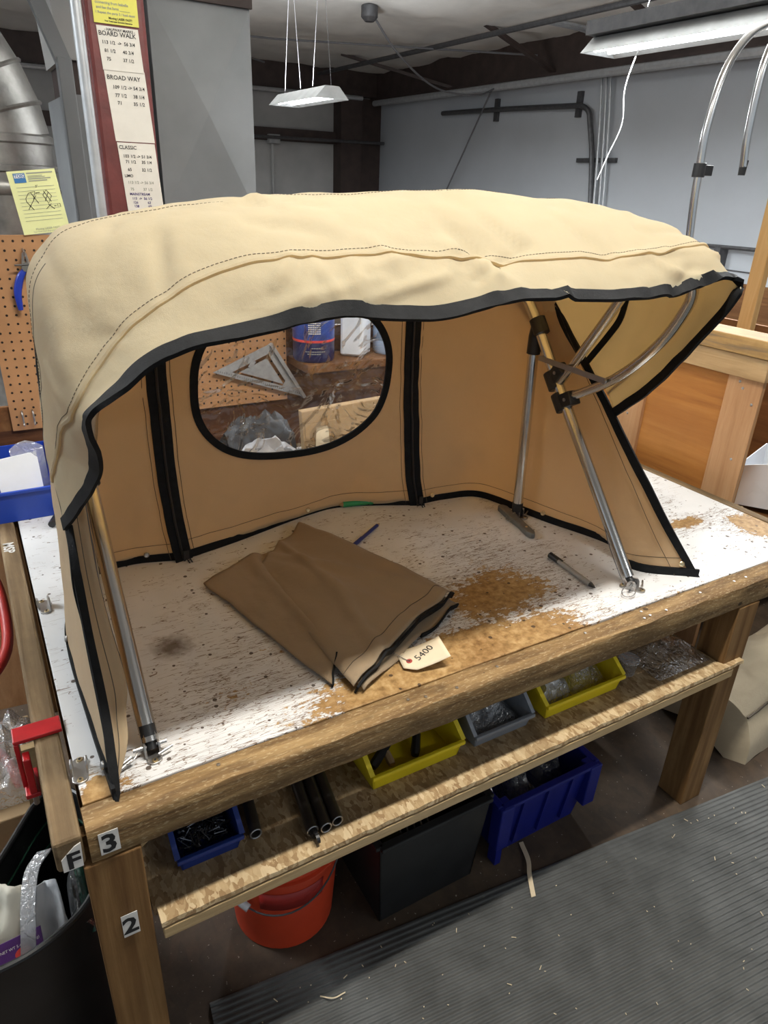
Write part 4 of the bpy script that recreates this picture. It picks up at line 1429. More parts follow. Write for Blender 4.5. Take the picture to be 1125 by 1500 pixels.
obj('dark_bag', MB().grid(g), MAT['darkbag'], None, smooth=True, label='crumpled dark plastic bag left of the cardboard box behind the window', cat='bag')
g = [[Vector((.56 + .28 * u, .97 + .12 * v, .001 + max(0, .205 + .035 * fbm((u * 3, v * 3, 3), 2)) * (math.sin(math.pi * u) ** .35 * math.sin(math.pi * v) ** .4))) for u in [k / 24 for k in range(25)]] for v in [k / 16 for k in range(17)]]
obj('white_rag', MB().grid(g), MAT['rag'], None, smooth=True, label='crumpled white rag on the bench just behind the clear window', cat='rag')

# ------------------------------------------------------------------ column with papers, ducts
col = thing('steel_column', 'maroon painted steel column with handwritten papers taped on', 'column', (.53, 1.78, FZ))
obj('shaft', MB().box((.447, 1.70, FZ), (.622, 1.88, CEIL)), MAT['maroon'], col, bevel=.012)
obj('base_plate', MB().box((.40, 1.65, FZ), (.67, 1.93, FZ + .02)), MAT['darksteel'], col)
obj('conduit_pipe', MB().tube([(.424, 1.695, FZ), (.424, 1.695, CEIL)], .0165, 12), MAT['conduit'], None, smooth=True, label='bright steel conduit pipe running up beside the maroon column', cat='pipe')


def paper(name, label, x0, x1, z0, z1, mat, texts, skew=0.0, y=1.6965):
    t = thing(name, label, 'paper', ((x0 + x1) / 2, y, z0), 'papers taped to the maroon column')
    obj('sheet', MB().prism([(x0 + skew, y, z0), (x1 + skew, y, z0), (x1, y, z1), (x0, y, z1)], (0, .0012, 0)), mat, t)
    for (s, u, v, size, m) in texts:
        text('lettering', s, size, (x0 + u, y - .001, z1 - v), (1, 0, 0), (0, 0, 1), m, t, bold=.0002)
    return t


I_, G_ = MAT['ink'], MAT['greyink']
paper('paper_notice', 'bright yellow notice at the top of the maroon column', .470, .598, 1.318, 1.46, MAT['brightyellowpaper'],
      [('connecting from Isabelle', .008, .094, .0095, G_), ('and fax the form ______', .010, .106, .0095, G_), ('1 Repeat the party 2 / load dates', .006, .118, .0085, G_),
       ('Moving LASER FAST!', .042, .130, .0078, I_), ('Your Total Laser Engraving Resource', .030, .137, .0052, I_)])
paper('paper_notice', 'short cream paper headed Board Walk under the yellow notice', .474, .594, 1.200, 1.312, MAT['paper'],
      [('- HALFWAY MARKS -', .022, .011, .0095, I_), ('BOARD WALK', .004, .024, .0165, I_), ('113 1/2  ->  56 3/4', .011, .045, .0125, I_), ('81 1/2      40 3/4', .016, .066, .0125, I_), ('75          37 1/2', .020, .087, .0125, I_)], .006)
paper('paper_notice', 'long cream paper headed Broad Way in the middle of the column', .482, .602, 1.010, 1.203, MAT['paper'],
      [('BROAD WAY', .006, .026, .0165, I_), ('109 1/2 -> 54 3/4', .020, .050, .0135, I_), ('77 1/2     38 1/4', .025, .072, .0135, I_), ('71         35 1/2', .030, .092, .0135, I_)], .012, 1.6985)
paper('paper_notice', 'lowest cream paper on the column headed Classic and Limo', .496, .612, .80, 1.007, MAT['paper'],
      [('CLASSIC', .004, .018, .0145, I_), ('103 1/2 -> 51 3/4', .014, .042, .0125, I_), ('71 1/2     35 1/4', .020, .058, .0125, I_), ('65         32 1/2', .024, .080, .0125, I_),
       ('LIMO', .012, .098, .0115, I_), ('113 1/2 -> 56 3/4', .020, .117, .0115, G_), ('75         37 1/2', .026, .137, .0115, G_), ('MAINSTREAM', .022, .151, .0105, MAT['ink_blue']),
       ('113  ->  56 1/2', .028, .164, .0105, MAT['ink_blue']), ('126', .030, .176, .0105, MAT['ink_blue']), ('63', .076, .176, .0105, MAT['ink_blue']), ('138', .032, .187, .0105, MAT['ink_blue']), ('69', .077, .187, .0105, MAT['ink_blue'])], .012)

dk = thing('round_duct', 'dented galvanised round duct bending away at the far left', 'duct', (.19, 2.42, FZ))
DX, DY = .185, 2.42
obj('riser', MB().lathe((DX, DY, FZ), [(.205, 0), (.205, 1.05), (.205, 1.50), (.207, 1.70), (.207, 1.82)], 40), MAT['galv'], dk, smooth=True)
for z, h in ((.50, .06), (.83, .05), (.905, .03), (1.0, .035)):
    obj('seam_band', MB().lathe((DX, DY, z), [(.206, 0), (.214, h * .2), (.214, h * .8), (.206, h)], 40), MAT['galv'], dk, smooth=True)
cs_ = [Vector(q) for q in [(DX, DY, 1.01), (.172, DY, 1.09), (.135, DY, 1.19), (.075, DY, 1.30), (-.01, DY, 1.41), (-.12, DY + .02, 1.52), (-.26, DY + .05, 1.63), (-.6, DY + .1, 1.85), (-1.4, DY + .2, 2.1)]]
obj('elbow', MB().tube(cs_, .206, 40), MAT['galv'], dk, smooth=True)
for k in range(1, len(cs_) - 1):
    d = (cs_[k + 1] - cs_[k - 1]).normalized()
    u_ = Vector((0, 1, 0)); u_ = (u_ - d * u_.dot(d)).normalized(); w_ = d.cross(u_)
    obj('elbow_bead', MB().tube([cs_[k] + (u_ * math.cos(q) + w_ * math.sin(q)) * .207 for q in [2 * math.pi * i / 40 for i in range(40)]], .008, 6, closed=True), MAT['galv'], dk, smooth=True)
for z in (.86, .90, .79):
    obj('duct_screw', MB().lathe((DX + .185, DY - .09, z), [(.008, 0), (.008, .006), (0, .008)], 8, axis='x'), MAT['steel'], dk)

fur = thing('furnace_cabinet', 'grey sheet metal furnace cabinet behind the maroon column', 'furnace', (.62, 2.8, FZ))
obj('cabinet', MB().box((.50, 2.62, FZ), (.80, 3.2, 1.20)), MAT['greysheet'], fur)
obj('corner_angle', MB().box((.475, 2.56, FZ), (.53, 2.62, 1.32)), MAT['greysheet'], fur, bevel=.004)
obj('corner_angle', MB().bar((.50, 2.59, 1.31), (.40, 2.59, 1.60), .055, .05, (0, 1, 0)), MAT['greysheet'], fur)
obj('collar', MB().hexa([(.50, 2.62, 1.32), (.80, 2.62, 1.32), (.80, 3.1, 1.32), (.50, 3.1, 1.32), (.42, 2.70, CEIL), (.84, 2.70, CEIL), (.84, 3.1, CEIL), (.42, 3.1, CEIL)]), MAT['wallback'], fur)
obj('dark_gap', MB().box((.52, 2.64, 1.20), (.79, 3.1, 1.32)), MAT['darksteel'], fur)

dt = thing('sheet_duct', 'large grey sheet metal duct with cross-broken faces right of the maroon column', 'duct', (1.07, 2.9, FZ))
def xpanel(x0, x1, z0, z1, y, d=.034):
    c = ((x0 + x1) / 2, y - d, (z0 + z1) / 2)
    return MB().add([(x0, y, z0), (x1, y, z0), (x1, y, z1), (x0, y, z1), c], [(0, 1, 4), (1, 2, 4), (2, 3, 4), (3, 0, 4)])
obj('body', MB().box((.853, 2.602, FZ), (1.288, 3.05, CEIL)), MAT['greysheet'], dt)
obj('front_face', xpanel(.853, 1.288, .76, 1.57, 2.600), MAT['greysheet'], dt)
obj('front_face', xpanel(.853, 1.288, .0, .74, 2.600), MAT['greysheet'], dt)
obj('drive_cleat', MB().box((.845, 2.585, 1.575), (1.296, 2.602, 1.64)), MAT['darksteel'], dt)
obj('drive_cleat', MB().box((.848, 2.588, .74), (1.293, 2.602, .762)), MAT['greysheet'], dt)
obj('screw', MB().lathe((1.068, 2.583, 1.20), [(.006, -.003), (.006, .003)], 8, axis='y'), MAT['darksteel'], dt)

# ------------------------------------------------------------------ pipes, lamps and cords of the hall
def run(name, label, pts, r, mat, cat='pipe', n=8):
    return obj(name, MB().tube(pts, r, n), MAT[mat], None, smooth=True, label=label, cat=cat)


run('wall_conduit', 'long bright conduit along the white side wall below the dark girt', [(XW - .27, -1, 2.12), (XW - .27, YW - .35, 2.12)], .045, 'conduit')
run('ceiling_pipe', 'dark pipe hung under the white ceiling towards the far corner', [(5.74, -1, 2.47), (5.70, YW - .3, 2.47)], .03, 'darkpipe')
run('wall_conduit', 'bent conduit turning down on the white wall', crom([(XW - .07, 9.45, 1.90), (XW - .07, 8.0, 1.88), (XW - .07, 6.6, 1.845), (XW - .07, 6.42, 1.83), (XW - .07, 6.30, 1.77), (XW - .07, 6.25, 1.65), (XW - .07, 6.12, 1.2), (XW - .07, 5.96, .2), (XW - .07, 5.94, -.3)], 6), .032, 'darkpipe')
for k, (ya, yb) in enumerate(((6.17, 5.95), (6.10, 5.86), (6.03, 5.80))):
    run('wall_conduit', ('first', 'second', 'third')[k] + ' of three slim conduits dropping down the white wall', crom([(XW - .9, ya + .1, 2.56), (XW - .35, ya + .08, 2.54), (XW - .14, ya + .03, 2.46), (XW - .10, ya, 2.30), (XW - .07, (ya + yb) / 2 , 1.4), (XW - .07, yb, .3), (XW - .07, yb, -.3)], 5), .016, 'conduit')
obj('strut_bracket', MB().box((XW - .05, 5.78, 1.22), (XW, 6.42, 1.27)), MAT['darkpipe'], None, label='short dark strut holding the conduits on the white wall', cat='bracket')
for k, (yy, zz) in enumerate(((8.15, 1.88), (6.52, 1.86))):
    obj('pipe_bracket', MB().box((XW - .05, yy - .035, zz - .14), (XW, yy + .035, zz + .14)), MAT['darkpipe'], None, label='dark clip plate on the bent wall conduit, ' + ('nearer the far corner' if k == 0 else 'beside its bend'), cat='bracket', group='clip plates on the bent conduit')
for k, (a, b) in enumerate((((5.5, 10.1, 2.6), (XW - .1, 9.1, 2.2)), ((5.7, 6.9, 2.6), (XW - .1, 6.9, 2.2)), ((5.9, 5.0, 2.6), (XW - .1, 5.0, 2.25)))):
    obj('roof_brace', MB().bar(a, b, .07, .04), MAT['darksteel'], None, label=('farthest', 'middle', 'nearest')[k] + ' dark brace from ceiling to the side girt', cat='brace', group='dark braces under the ceiling')
run('end_wall_conduit', 'pale conduit across the end wall under the rafter', [(-2, YW - .28, 2.16), (XW - .5, YW - .34, 2.18)], .035, 'conduit')
run('end_wall_pipe', 'thin pipe along the dark girt of the end wall', [(3, YW - .16, 1.50), (6.95, YW - .34, 1.52)], .025, 'darkpipe')
run('end_wall_drop', 'pale vertical conduit on the end wall panel', [(4.95, YW - .06, 1.42), (4.95, YW - .06, -.5)], .03, 'wallback')
obj('junction_box', MB().box((4.85, YW - .18, 1.42), (5.05, YW - .05, 1.56)), MAT['lampwhite'], None, bevel=.01, label='small white box on the thin end wall pipe', cat='junction box')
run('ceiling_cable', 'thin cable crossing under the ceiling', [(1.5, 9.6, 2.53), (4.0, 9.0, 2.50), (XW - .2, 7.2, 2.42)], .012, 'cable', 'cable')
run('ceiling_cable', 'lower thin wire slanting towards the far corner', [(1.8, 8.6, 2.5), (4.4, 10.4, 2.42)], .012, 'cable', 'cable')
run('hanging_cord', 'dark cord slanting down in front of the white wall', [(XW - .30, 7.95, 2.09), (XW - .12, 9.15, .80), (XW - .01, 9.3, .3)], .012, 'cable', 'cord')
run('lamp_cord', 'dark cord from the ceiling socket looping to the wall conduit', crom([(4.25, 7.0, 2.58), (4.9, 7.4, 2.25), (5.7, 7.8, 2.02), (6.4, 7.9, 2.0), (XW - .25, 7.9, 2.12)], 6), .012, 'cable', 'cord')
obj('ceiling_socket', MB().lathe((4.3, 7.05, 2.46), [(.05, 0), (.09, .04), (.09, .14), (.06, .16)], 14), MAT['darkpipe'], None, smooth=True, label='dark socket hanging under the ceiling above the cord', cat='socket')


def strip_lamp(label, c, L, axis, wires, zc, lit=True):
    """hooded strip lamp: housing, two tubes, end plates, hanging wires"""
    t = thing('strip_lamp', label, 'lamp', c, 'hooded strip lamps')
    ax = Vector((1, 0, 0)) if axis == 'x' else Vector((0, 1, 0))
    sd_ = Vector((0, 1, 0)) if axis == 'x' else Vector((1, 0, 0))
    c = Vector(c)
    prof = [(-.15, 0), (-.06, .09), (.06, .09), (.15, 0), (.145, 0), (.058, .083), (-.058, .083), (-.145, 0)]
    mb = MB().grid([[c + ax * s * L / 2 + sd_ * u + Vector((0, 0, v)) for u, v in prof] for s in (-1, 1)], closed=True)
    obj('hood', mb, MAT['lampwhite'], t)
    for s in (-1, 1):
        obj('end_plate', MB().prism([c + ax * s * L / 2 + sd_ * u + Vector((0, 0, v)) for u, v in prof[:4]], ax * .004 * s), MAT['lampwhite'], t)
        obj('lit_tube', MB().tube([c + ax * (-L / 2 + .03) + sd_ * .06 * s + Vector((0, 0, .025)), c + ax * (L / 2 - .03) + sd_ * .06 * s + Vector((0, 0, .025))], .016, 8), MAT['tubelit'], t)
    for k in wires:
        a = c + ax * k * L + Vector((0, 0, .09))
        obj('hanging_wire', MB().tube([a - ax * .18, Vector((a.x, a.y, zc)), a + ax * .18], .0022, 4), MAT['cable'], t)
    return t


strip_lamp('hooded strip lamp hanging far back near the end wall', (2.86, 5.5, 1.51), 1.0, 'y', (-.3, .3), CEIL)
sl = strip_lamp('long strip lamp hanging near the white wall at the upper right', (3.75, 1.75, 1.69), 2.5, 'y', (-.3, .3), CEIL)
hs = MB().box((3.62, .5, 1.785), (3.88, 3.0, 1.86))
obj('ballast_box', hs, MAT['darkpipe'], sl)
strip_lamp('strip lamp hanging over the workbench', (.85, -.19, 2.36), 1.45, 'x', (-.35, .35), CEIL)
strip_lamp('unseen strip lamp added for fill over the left aisle', (-2.2, 2.5, 2.23), 2.4, 'y', (-.3, .3), CEIL)  # housing of the added left fill lamp, outside the view
strip_lamp('unseen strip lamp added for front fill over the right aisle', (2.5, -3.0, 2.23), 2.4, 'x', (-.3, .3), CEIL)  # housing of the added front fill lamp, outside the view
run('pull_string', 'white pull string hanging from the right strip lamp', crom([(3.80, 2.70, 1.75), (3.74, 2.72, 1.5), (3.70, 2.66, 1.3), (3.62, 2.66, 1.12), (3.56, 2.66, .98)], 5), .0035, 'cordwhite', 'string', 5)
run('wall_rail', 'dark rail fixed low on the white wall at the right', [(XW - .12, 2.5, .46), (XW - .12, 4.35, .43)], .02, 'darkpipe', 'rail')
obj('rail_bracket', MB().box((XW - .14, 4.05, .18), (XW, 4.12, .43)), MAT['darkpipe'], None, label='dark upright bracket under the wall rail', cat='bracket')

# hanging bows at the right
def bow(label, pts, extra):
    t = thing('tube_bow', label, 'tube', (pts[0][0], pts[0][1], pts[0][2]), 'bent tubes hanging at the right')
    p = crom(pts, 8)
    obj('tube', MB().tube(p, .0135, 12), MAT['alu'], t, smooth=True)
    extra(t, p)
    return t


def e1(t, p):
    c = Vector((2.255, .9, 1.0))
    k = obj('clamp_fitting', MB().tube([c - Vector((0, 0, .022)), c + Vector((0, 0, .022))], .021, 12).box(c + Vector((.015, -.014, -.016)), c + Vector((.055, .014, .016))), MAT['black_plastic'], t, bevel=.002)
    obj('hanger_wire', MB().tube([p[-1], p[-1] + Vector((.02, 0, CEIL - p[-1].z))], .003, 5), MAT['cable'], t)


def e2(t, p):
    c = p[0]
    obj('eye_end', MB().tube([c + Vector((0, 0, .02)), c - Vector((0, 0, .028))], [.0145, .012], 10), MAT['black_plastic'], t, smooth=True)
    obj('hanger_wire', MB().tube([p[-1], p[-1] + Vector((.02, 0, CEIL - p[-1].z))], .003, 5), MAT['cable'], t)


bow('bent tube with a black clamp hanging at the right, left one of two', [(2.285, .9, .74), (2.262, .9, .90), (2.255, .9, 1.0), (2.250, .9, 1.122), (2.279, .9, 1.281), (2.345, .9, 1.382), (2.446, .9, 1.439), (2.62, .9, 1.48), (2.9, .9, 1.50)], e1)
bow('bent tube with a black eye end hanging at the right edge', [(2.488, .9, 1.02), (2.473, .9, 1.114), (2.470, .9, 1.258), (2.482, .9, 1.358), (2.53, .9, 1.46), (2.64, .9, 1.54), (2.85, .9, 1.58)], e2)

# ------------------------------------------------------------------ open wooden cabinet at the right
cr = thing('wooden_cabinet', 'open plywood cabinet with framed side right of the workbench', 'cabinet', (2.6, 1.0, FZ))
obj('side_panel', MB().box((2.205, .44, FZ), (2.222, 1.75, .39)), MAT['crateply'], cr)
obj('stile', MB().box((2.190, .432, FZ), (2.206, .56, .385)), MAT['crateframe'], cr, bevel=.001)
obj('stile', MB().box((2.190, .885, FZ), (2.206, 1.02, .385)), MAT['crateframe'], cr, bevel=.001)
obj('stile', MB().box((2.190, 1.60, FZ), (2.206, 1.75, .385)), MAT['crateframe'], cr, bevel=.001)
obj('top_rail', MB().box((2.178, .425, .380), (2.215, 1.76, .452)), MAT['craterail'], cr, bevel=.002)
obj('top_cap', MB().box((2.165, .415, .455), (2.30, 1.77, .513)), MAT['worncap'], cr, bevel=.004)
obj('floor_panel', MB().box((2.22, .46, -.22), (3.1, 1.75, -.2)), MAT['brownply'], cr)
obj('back_panel', MB().box((2.22, 1.74, FZ), (3.1, 1.76, .40)), MAT['brownply'], cr)
obj('far_side', MB().box((3.08, .44, FZ), (3.1, 1.75, .40)), MAT['brownply'], cr)
obj('upper_panel', MB().box((2.30, 1.70, .40), (3.3, 1.74, .60)), MAT['brownply'], cr)
for (y, z) in ((.50, .345), (.455, .30), (.475, .10), (.95, .13), (.515, .365), (.915, .30)):
    obj('screw', MB().lathe((2.1895, y, z), [(.005, 0), (.004, -.0012), (0, -.0012)], 8, axis='x'), MAT['steel'], cr)
sd3 = thing('leaning_stud', 'pale timber stud leaning above the wooden cabinet', 'stud', (2.72, .88, .3))
obj('timber', MB().bar((2.72, .885, .30), (2.76, .915, 1.05), .06, .035, (1, 0, 0)), MAT['stud'], sd3, bevel=.002)
bx = thing('white_carton', 'open white carton inside the wooden cabinet', 'carton', (2.65, .60, -.2))
WB = [(2.50, .61, -.185), (2.56, .44, -.165), (2.85, .50, -.165), (2.80, .70, -.185)]
WT = [(2.48, .615, -.02), (2.555, .42, .045), (2.88, .49, .05), (2.80, .71, -.01)]
for k in range(4):
    a, b, c, d = [Vector(q) for q in (WB[k], WB[(k + 1) % 4], WT[(k + 1) % 4], WT[k])]
    nn = (b - a).cross(d - a).normalized() * .003
    obj('wall', MB().hexa([a, b, c, d, a + nn, b + nn, c + nn, d + nn]), MAT['whitebox'], bx)
obj('bottom', MB().prism(WB, (0, 0, .003)), MAT['whitebox'], bx)
g = [[Vector((2.26 + .22 * u, .47 + .14 * v, -.198 + .05 * (math.sin(math.pi * u) * math.sin(math.pi * v)) ** .5 + .015 * fbm((u * 3, v * 3, 9), 2))) for u in [k / 16 for k in range(17)]] for v in [k / 10 for k in range(11)]]
obj('crumpled_paper', MB().grid(g), MAT['cardboard'], None, smooth=True, label='crumpled brown packing paper under the white carton', cat='paper')

# ------------------------------------------------------------------ shelf under the bench
SZ = -.2550
hopper('stacking_bin', 'dark blue open bin full of screws on the shelf behind the left leg', 'bins on the bench shelf', .138, .262, .062, .23, SZ, .075, plain('deep_blue_bin', (.012, .035, .20), .4), .55)
random.seed(5)
sc = MB()
for k in range(260):
    c = Vector((random.uniform(.157, .243), random.uniform(.092, .205), SZ + .01 + .045 * random.random() * (.5 + .5 * random.random())))
    a, b = random.uniform(0, 6.28), random.uniform(-.5, .5)
    d = Vector((math.cos(a) * math.cos(b), math.sin(a) * math.cos(b), math.sin(b)))
    sc.tube([c - d * .012, c + d * .010, c + d * .0105, c + d * .012], [.0012, .0014, .0035, .0035], 5)
obj('screws', sc, MAT['screwmetal'], None, label='loose heap of dark screws in the dark blue bin', cat='screws', kind='stuff')


def yellow(x0, y0, rz, w, d, label):
    """tilted-front bin built square, then turned about its front corner"""
    t = hopper('stacking_bin', label, 'bins on the bench shelf', x0, x0 + w, y0, y0 + d, SZ, .095, MAT['yellowplastic'], .5, rim=.007)
    return t


yellow(.548, .062, 0, .235, .24, 'yellow open bin on the shelf holding tools, left of the clear bin')
yellow(1.03, .058, 0, .262, .24, 'yellow open bin on the shelf holding plastic bags, right of the clear bin')
hopper('stacking_bin', 'smoky clear open bin between the two yellow bins', 'bins on the bench shelf', .818, .990, .062, .27, SZ, .090, MAT['smoke'], .45)
g = lambda x0, x1, y0, y1, z0, h, s, nu=14, nv=12: MB().grid([[Vector((x0 + (x1 - x0) * u, y0 + (y1 - y0) * v, z0 + max(.001, (h + h * .7 * fbm((u * 2.5, v * 2.5, s), 1.8)) * (math.sin(math.pi * u) * math.sin(math.pi * v)) ** .45))) for u in [k / nu for k in range(nu + 1)]] for v in [k / nv for k in range(nv + 1)]])
obj('plastic_bag', g(1.045, 1.155, .09, .25, SZ + .005, .075, 1), MAT['bagmilk'], None, smooth=True, label='milky plastic bag in the right yellow bin, left one', cat='bag')
obj('plastic_bag', g(1.16, 1.275, .09, .25, SZ + .005, .07, 2), MAT['bag'], None, smooth=True, label='clear plastic bag in the right yellow bin, right one', cat='bag')
obj('plastic_bag', g(.835, .975, .09, .24, SZ + .005, .065, 3), MAT['bag'], None, smooth=True, label='clear plastic bag in the smoky clear bin', cat='bag')
obj('plastic_bag', g(1.41, 1.62, .03, .20, SZ + .001, .03, 4, 22, 14), MAT['bag'], None, smooth=True, label='flat clear zip bag lying on the shelf by the right leg', cat='bag')
cu_ = thing('plastic_cup', 'small clear plastic cup on the shelf right of the yellow bin', 'cup', (1.36, .10, SZ))
obj('body', MB().lathe((1.36, .10, SZ), [(.020, .001), (.026, .045), (.027, .046), (.025, .045), (.019, .003)], 20), MAT['bag'], cu_, smooth=True)
obj('rim', MB().lathe((1.36, .10, SZ), [(.026, .044), (.029, .045), (.029, .048), (.026, .048)], 20), MAT['bagmilk'], cu_, smooth=True)
for k, (a, b, r) in enumerate((((.575, .11, -.235), (.69, .18, -.21), .012), ((.62, .10, -.24), (.63, .22, -.21), .010), ((.68, .10, -.24), (.75, .20, -.21), .011))):
    t = thing('hand_tool', ('dark', 'orange handled', 'black handled')[k] + ' small tool lying in the left yellow bin', 'tool', ((a[0] + b[0]) / 2, .12, SZ), 'tools in the left yellow bin')
    a, b = Vector(a), Vector(b)
    obj('handle', MB().tube([a, a.lerp(b, .1), a.lerp(b, .55)], [r * .8, r, r * .85], 8), (MAT['black_plastic'], MAT['cardboard'], MAT['black_plastic'])[k], t, smooth=True)
    obj('shank', MB().tube([a.lerp(b, .55), b], r * .4, 6), MAT['bronze'], t)
for k, (x, y0) in enumerate(((.292, .072), (.393, .026), (.420, .020), (.447, .024))):
    t = thing('dark_tube', ('short dark tube alone beside the blue screw bin', 'left of the three dark tubes lying on the shelf, with a black eye end', 'middle of the three dark tubes lying on the shelf', 'right of the three dark tubes lying on the shelf')[k], 'tube', (x, .4, SZ), 'dark tubes on the bench shelf')
    z = SZ + .0135
    rows = []
    for (yy, r) in ((.9, .0125), (y0, .0125), (y0, .0095), (y0 + .2, .0095)):
        rows.append([Vector((x + (yy - y0) * .16 + r * math.cos(a), yy, z + r * math.sin(a))) for a in [2 * math.pi * i / 14 for i in range(14)]])
    obj('tube', MB().grid(rows, closed=True), MAT['bronze'], t, smooth=True)
    obj('tube_rim', MB().tube([Vector((x + .0112 * math.cos(a), y0 - .0005, z + .0112 * math.sin(a))) for a in [2 * math.pi * i / 14 for i in range(14)]], .0016, 6, closed=True), MAT['rod'], t)
    if k == 1:
        obj('eye_end', MB().tube([(x, y0 + .01, z), (x, y0 - .012, z)], .009, 10).lathe((x - .0035, y0 - .020, z), [(.004, 0), (.011, 0), (.011, .007), (.004, .007), (.004, 0)], 14, axis='x'), MAT['black_plastic'], t)

# ------------------------------------------------------------------ floor under the bench
bk = thing('bucket', 'orange plastic bucket with wire handle under the bench shelf', 'bucket', (.42, .27, FZ))
BC = Vector((.425, .285, FZ))
obj('body', MB().lathe(BC, [(.120, 0), (.126, .006), (.150, .36), (.147, .36), (.123, .01), (.0, .01)], 40), MAT['orange'], bk, smooth=True)
for z in (.255, .290, .325):
    r = .126 + .024 * z / .36
    obj('rim_band', MB().lathe(BC + Vector((0, 0, z)), [(r, 0), (r + .008, .002), (r + .008, .008), (r, .011)], 40), MAT['orange'], bk, smooth=True)
lp = []
for zz in (.165, .225):
    r = .1268 + .024 * zz / .36
    lp.append([BC + Vector((r * math.cos(a), r * math.sin(a), zz)) for a in [-2.35 + 1.15 * k / 12 for k in range(13)]])
obj('faded_label', MB().grid(lp), MAT['orangelabel'], bk, smooth=True, solid=.0006)
hp = []
for k in range(25):
    a = -3.55 + 2.95 * k / 24
    r = .152 + .012 * math.sin(math.pi * k / 24)
    zz = .30 - .115 * math.sin(math.pi * k / 24)
    hp.append(BC + Vector((r * math.cos(a), r * math.sin(a), zz)))
hd_ = obj('wire_handle', MB().tube(hp, .0022, 6), MAT['darkpipe'], bk, smooth=True)
gp = [p + (p - BC).normalized() * .004 for p in hp[3:10]]
obj('grip', MB().tube(gp, .0095, 10), MAT['dust'], bk, smooth=True)


def tote(name, label, x0, x1, y0, y1, h, mat, taper=.02, th=.004):
    t = thing(name, label, 'tote', ((x0 + x1) / 2, (y0 + y1) / 2, FZ))
    e = taper
    b = [(x0 + e, y0 + e), (x1 - e, y0 + e), (x1 - e, y1 - e), (x0 + e, y1 - e)]
    u = [(x0, y0), (x1, y0), (x1, y1), (x0, y1)]
    c = Vector(((x0 + x1) / 2, (y0 + y1) / 2, 0))
    obj('bottom', MB().prism([(p[0], p[1], FZ) for p in b], (0, 0, th)), mat, t)
    for k in range(4):
        p, q = b[k], b[(k + 1) % 4]
        r, s = u[(k + 1) % 4], u[k]
        mid_ = Vector(((p[0] + q[0]) / 2, (p[1] + q[1]) / 2, 0))
        inn = (c - mid_)
        inn = Vector((inn.x, 0, 0)) if abs((q[0] - p[0])) < 1e-6 else Vector((0, inn.y, 0))
        inn = inn.normalized() * th
        P = [Vector((p[0], p[1], FZ)), Vector((q[0], q[1], FZ)), Vector((r[0], r[1], FZ + h)), Vector((s[0], s[1], FZ + h))]
        w = obj('wall', MB().hexa(P + [v + inn for v in P]), mat, t)
        obj('rim', MB().bar(P[3], P[2], .022, .012), mat, w, bevel=.003)
    return t


tote('black_tote', 'black plastic tote holding rods under the shelf centre', .60, .93, .10, .55, .30, MAT['blackrubber'])
for k in range(6):
    x = .735 + .022 * k
    run('long_rod', 'thin grey rod standing in the black tote, number %s from the left' % ('one', 'two', 'three', 'four', 'five', 'six')[k], [(x - .02, .16, FZ + .08), (x + .02, .50, FZ + .33)], .0035, 'rod', 'rod', 6)['group'] = 'rods in the black tote'
obj('green_case', MB().hexa([(.64, .15, FZ + .01), (.70, .15, FZ + .01), (.70, .48, FZ + .01), (.64, .48, FZ + .01), (.64, .15, FZ + .24), (.70, .15, FZ + .24), (.70, .48, FZ + .26), (.64, .48, FZ + .26)]), plain('dull_green', (.05, .07, .02), .6), None, bevel=.01, label='dull green case inside the black tote', cat='case')
bt2 = tote('blue_tote', 'blue plastic tote with flared rim holding clear bags under the shelf', .985, 1.335, .11, .46, .22, MAT['darkblueplastic'], .03)
for (x0, x1) in ((.975, 1.02), (1.30, 1.345)):
    obj('corner_lug', MB().hexa([(x0, .10, FZ + .07), (x1, .10, FZ + .07), (x1, .14, FZ + .07), (x0, .14, FZ + .07), (x0, .095, FZ + .225), (x1, .095, FZ + .225), (x1, .14, FZ + .225), (x0, .14, FZ + .225)]), MAT['darkblueplastic'], bt2, bevel=.004)
obj('corner_lug', MB().box((.985, .108, FZ), (1.005, .14, FZ + .08)), MAT['darkblueplastic'], bt2)
for x in (1.06, 1.15, 1.24):
    obj('front_rib', MB().hexa([(x, .126, FZ + .03), (x + .012, .126, FZ + .03), (x + .012, .135, FZ + .03), (x, .135, FZ + .03), (x, .104, FZ + .21), (x + .012, .104, FZ + .21), (x + .012, .115, FZ + .21), (x, .115, FZ + .21)]), MAT['darkblueplastic'], bt2)
obj('plastic_bag', g(1.195, 1.305, .17, .42, FZ + .06, .16, 11, 20, 16), MAT['bag'], None, smooth=True, label='clear plastic bag bulging in the blue tote', cat='bag')
obj('plastic_bag', g(1.095, 1.19, .15, .36, FZ + .06, .12, 12, 16, 14), MAT['bagmilk'], None, smooth=True, label='smaller milky bag at the front of the blue tote', cat='bag')
for k in range(3):
    run('bright_rod', ('left', 'middle', 'right')[k] + ' bright rod standing in the blue tote', [(1.015 + .018 * k, .15, FZ + .06), (1.035 + .02 * k, .42, FZ + .27)], .004, 'rod', 'rod', 6)['group'] = 'bright rods in the blue tote'
for k, (dx, dz, a) in enumerate(((0, 0, .1), (.03, .013, -.1))):
    pp = [(1.50 + dx, .42), (1.98 + dx, .36), (2.0 + dx, .75), (1.52 + dx, .78)]
    obj('plywood_scrap', MB().prism([(x - .35, y + .08 + .02 * k, FZ + .1 + dz + .12 * (y - .4)) for x, y in pp], (0, 0, .011)), MAT['brownply'], None, label=('lower', 'upper')[k] + ' plywood scrap tilted on the floor behind the blue tote', cat='plywood', group='plywood scraps under the bench')
obj('lumber_block', MB().box((1.2, .55, FZ), (1.6, .65, FZ + .10)), MAT['lumber'], None, bevel=.002, label='timber block under the plywood scraps', cat='timber')
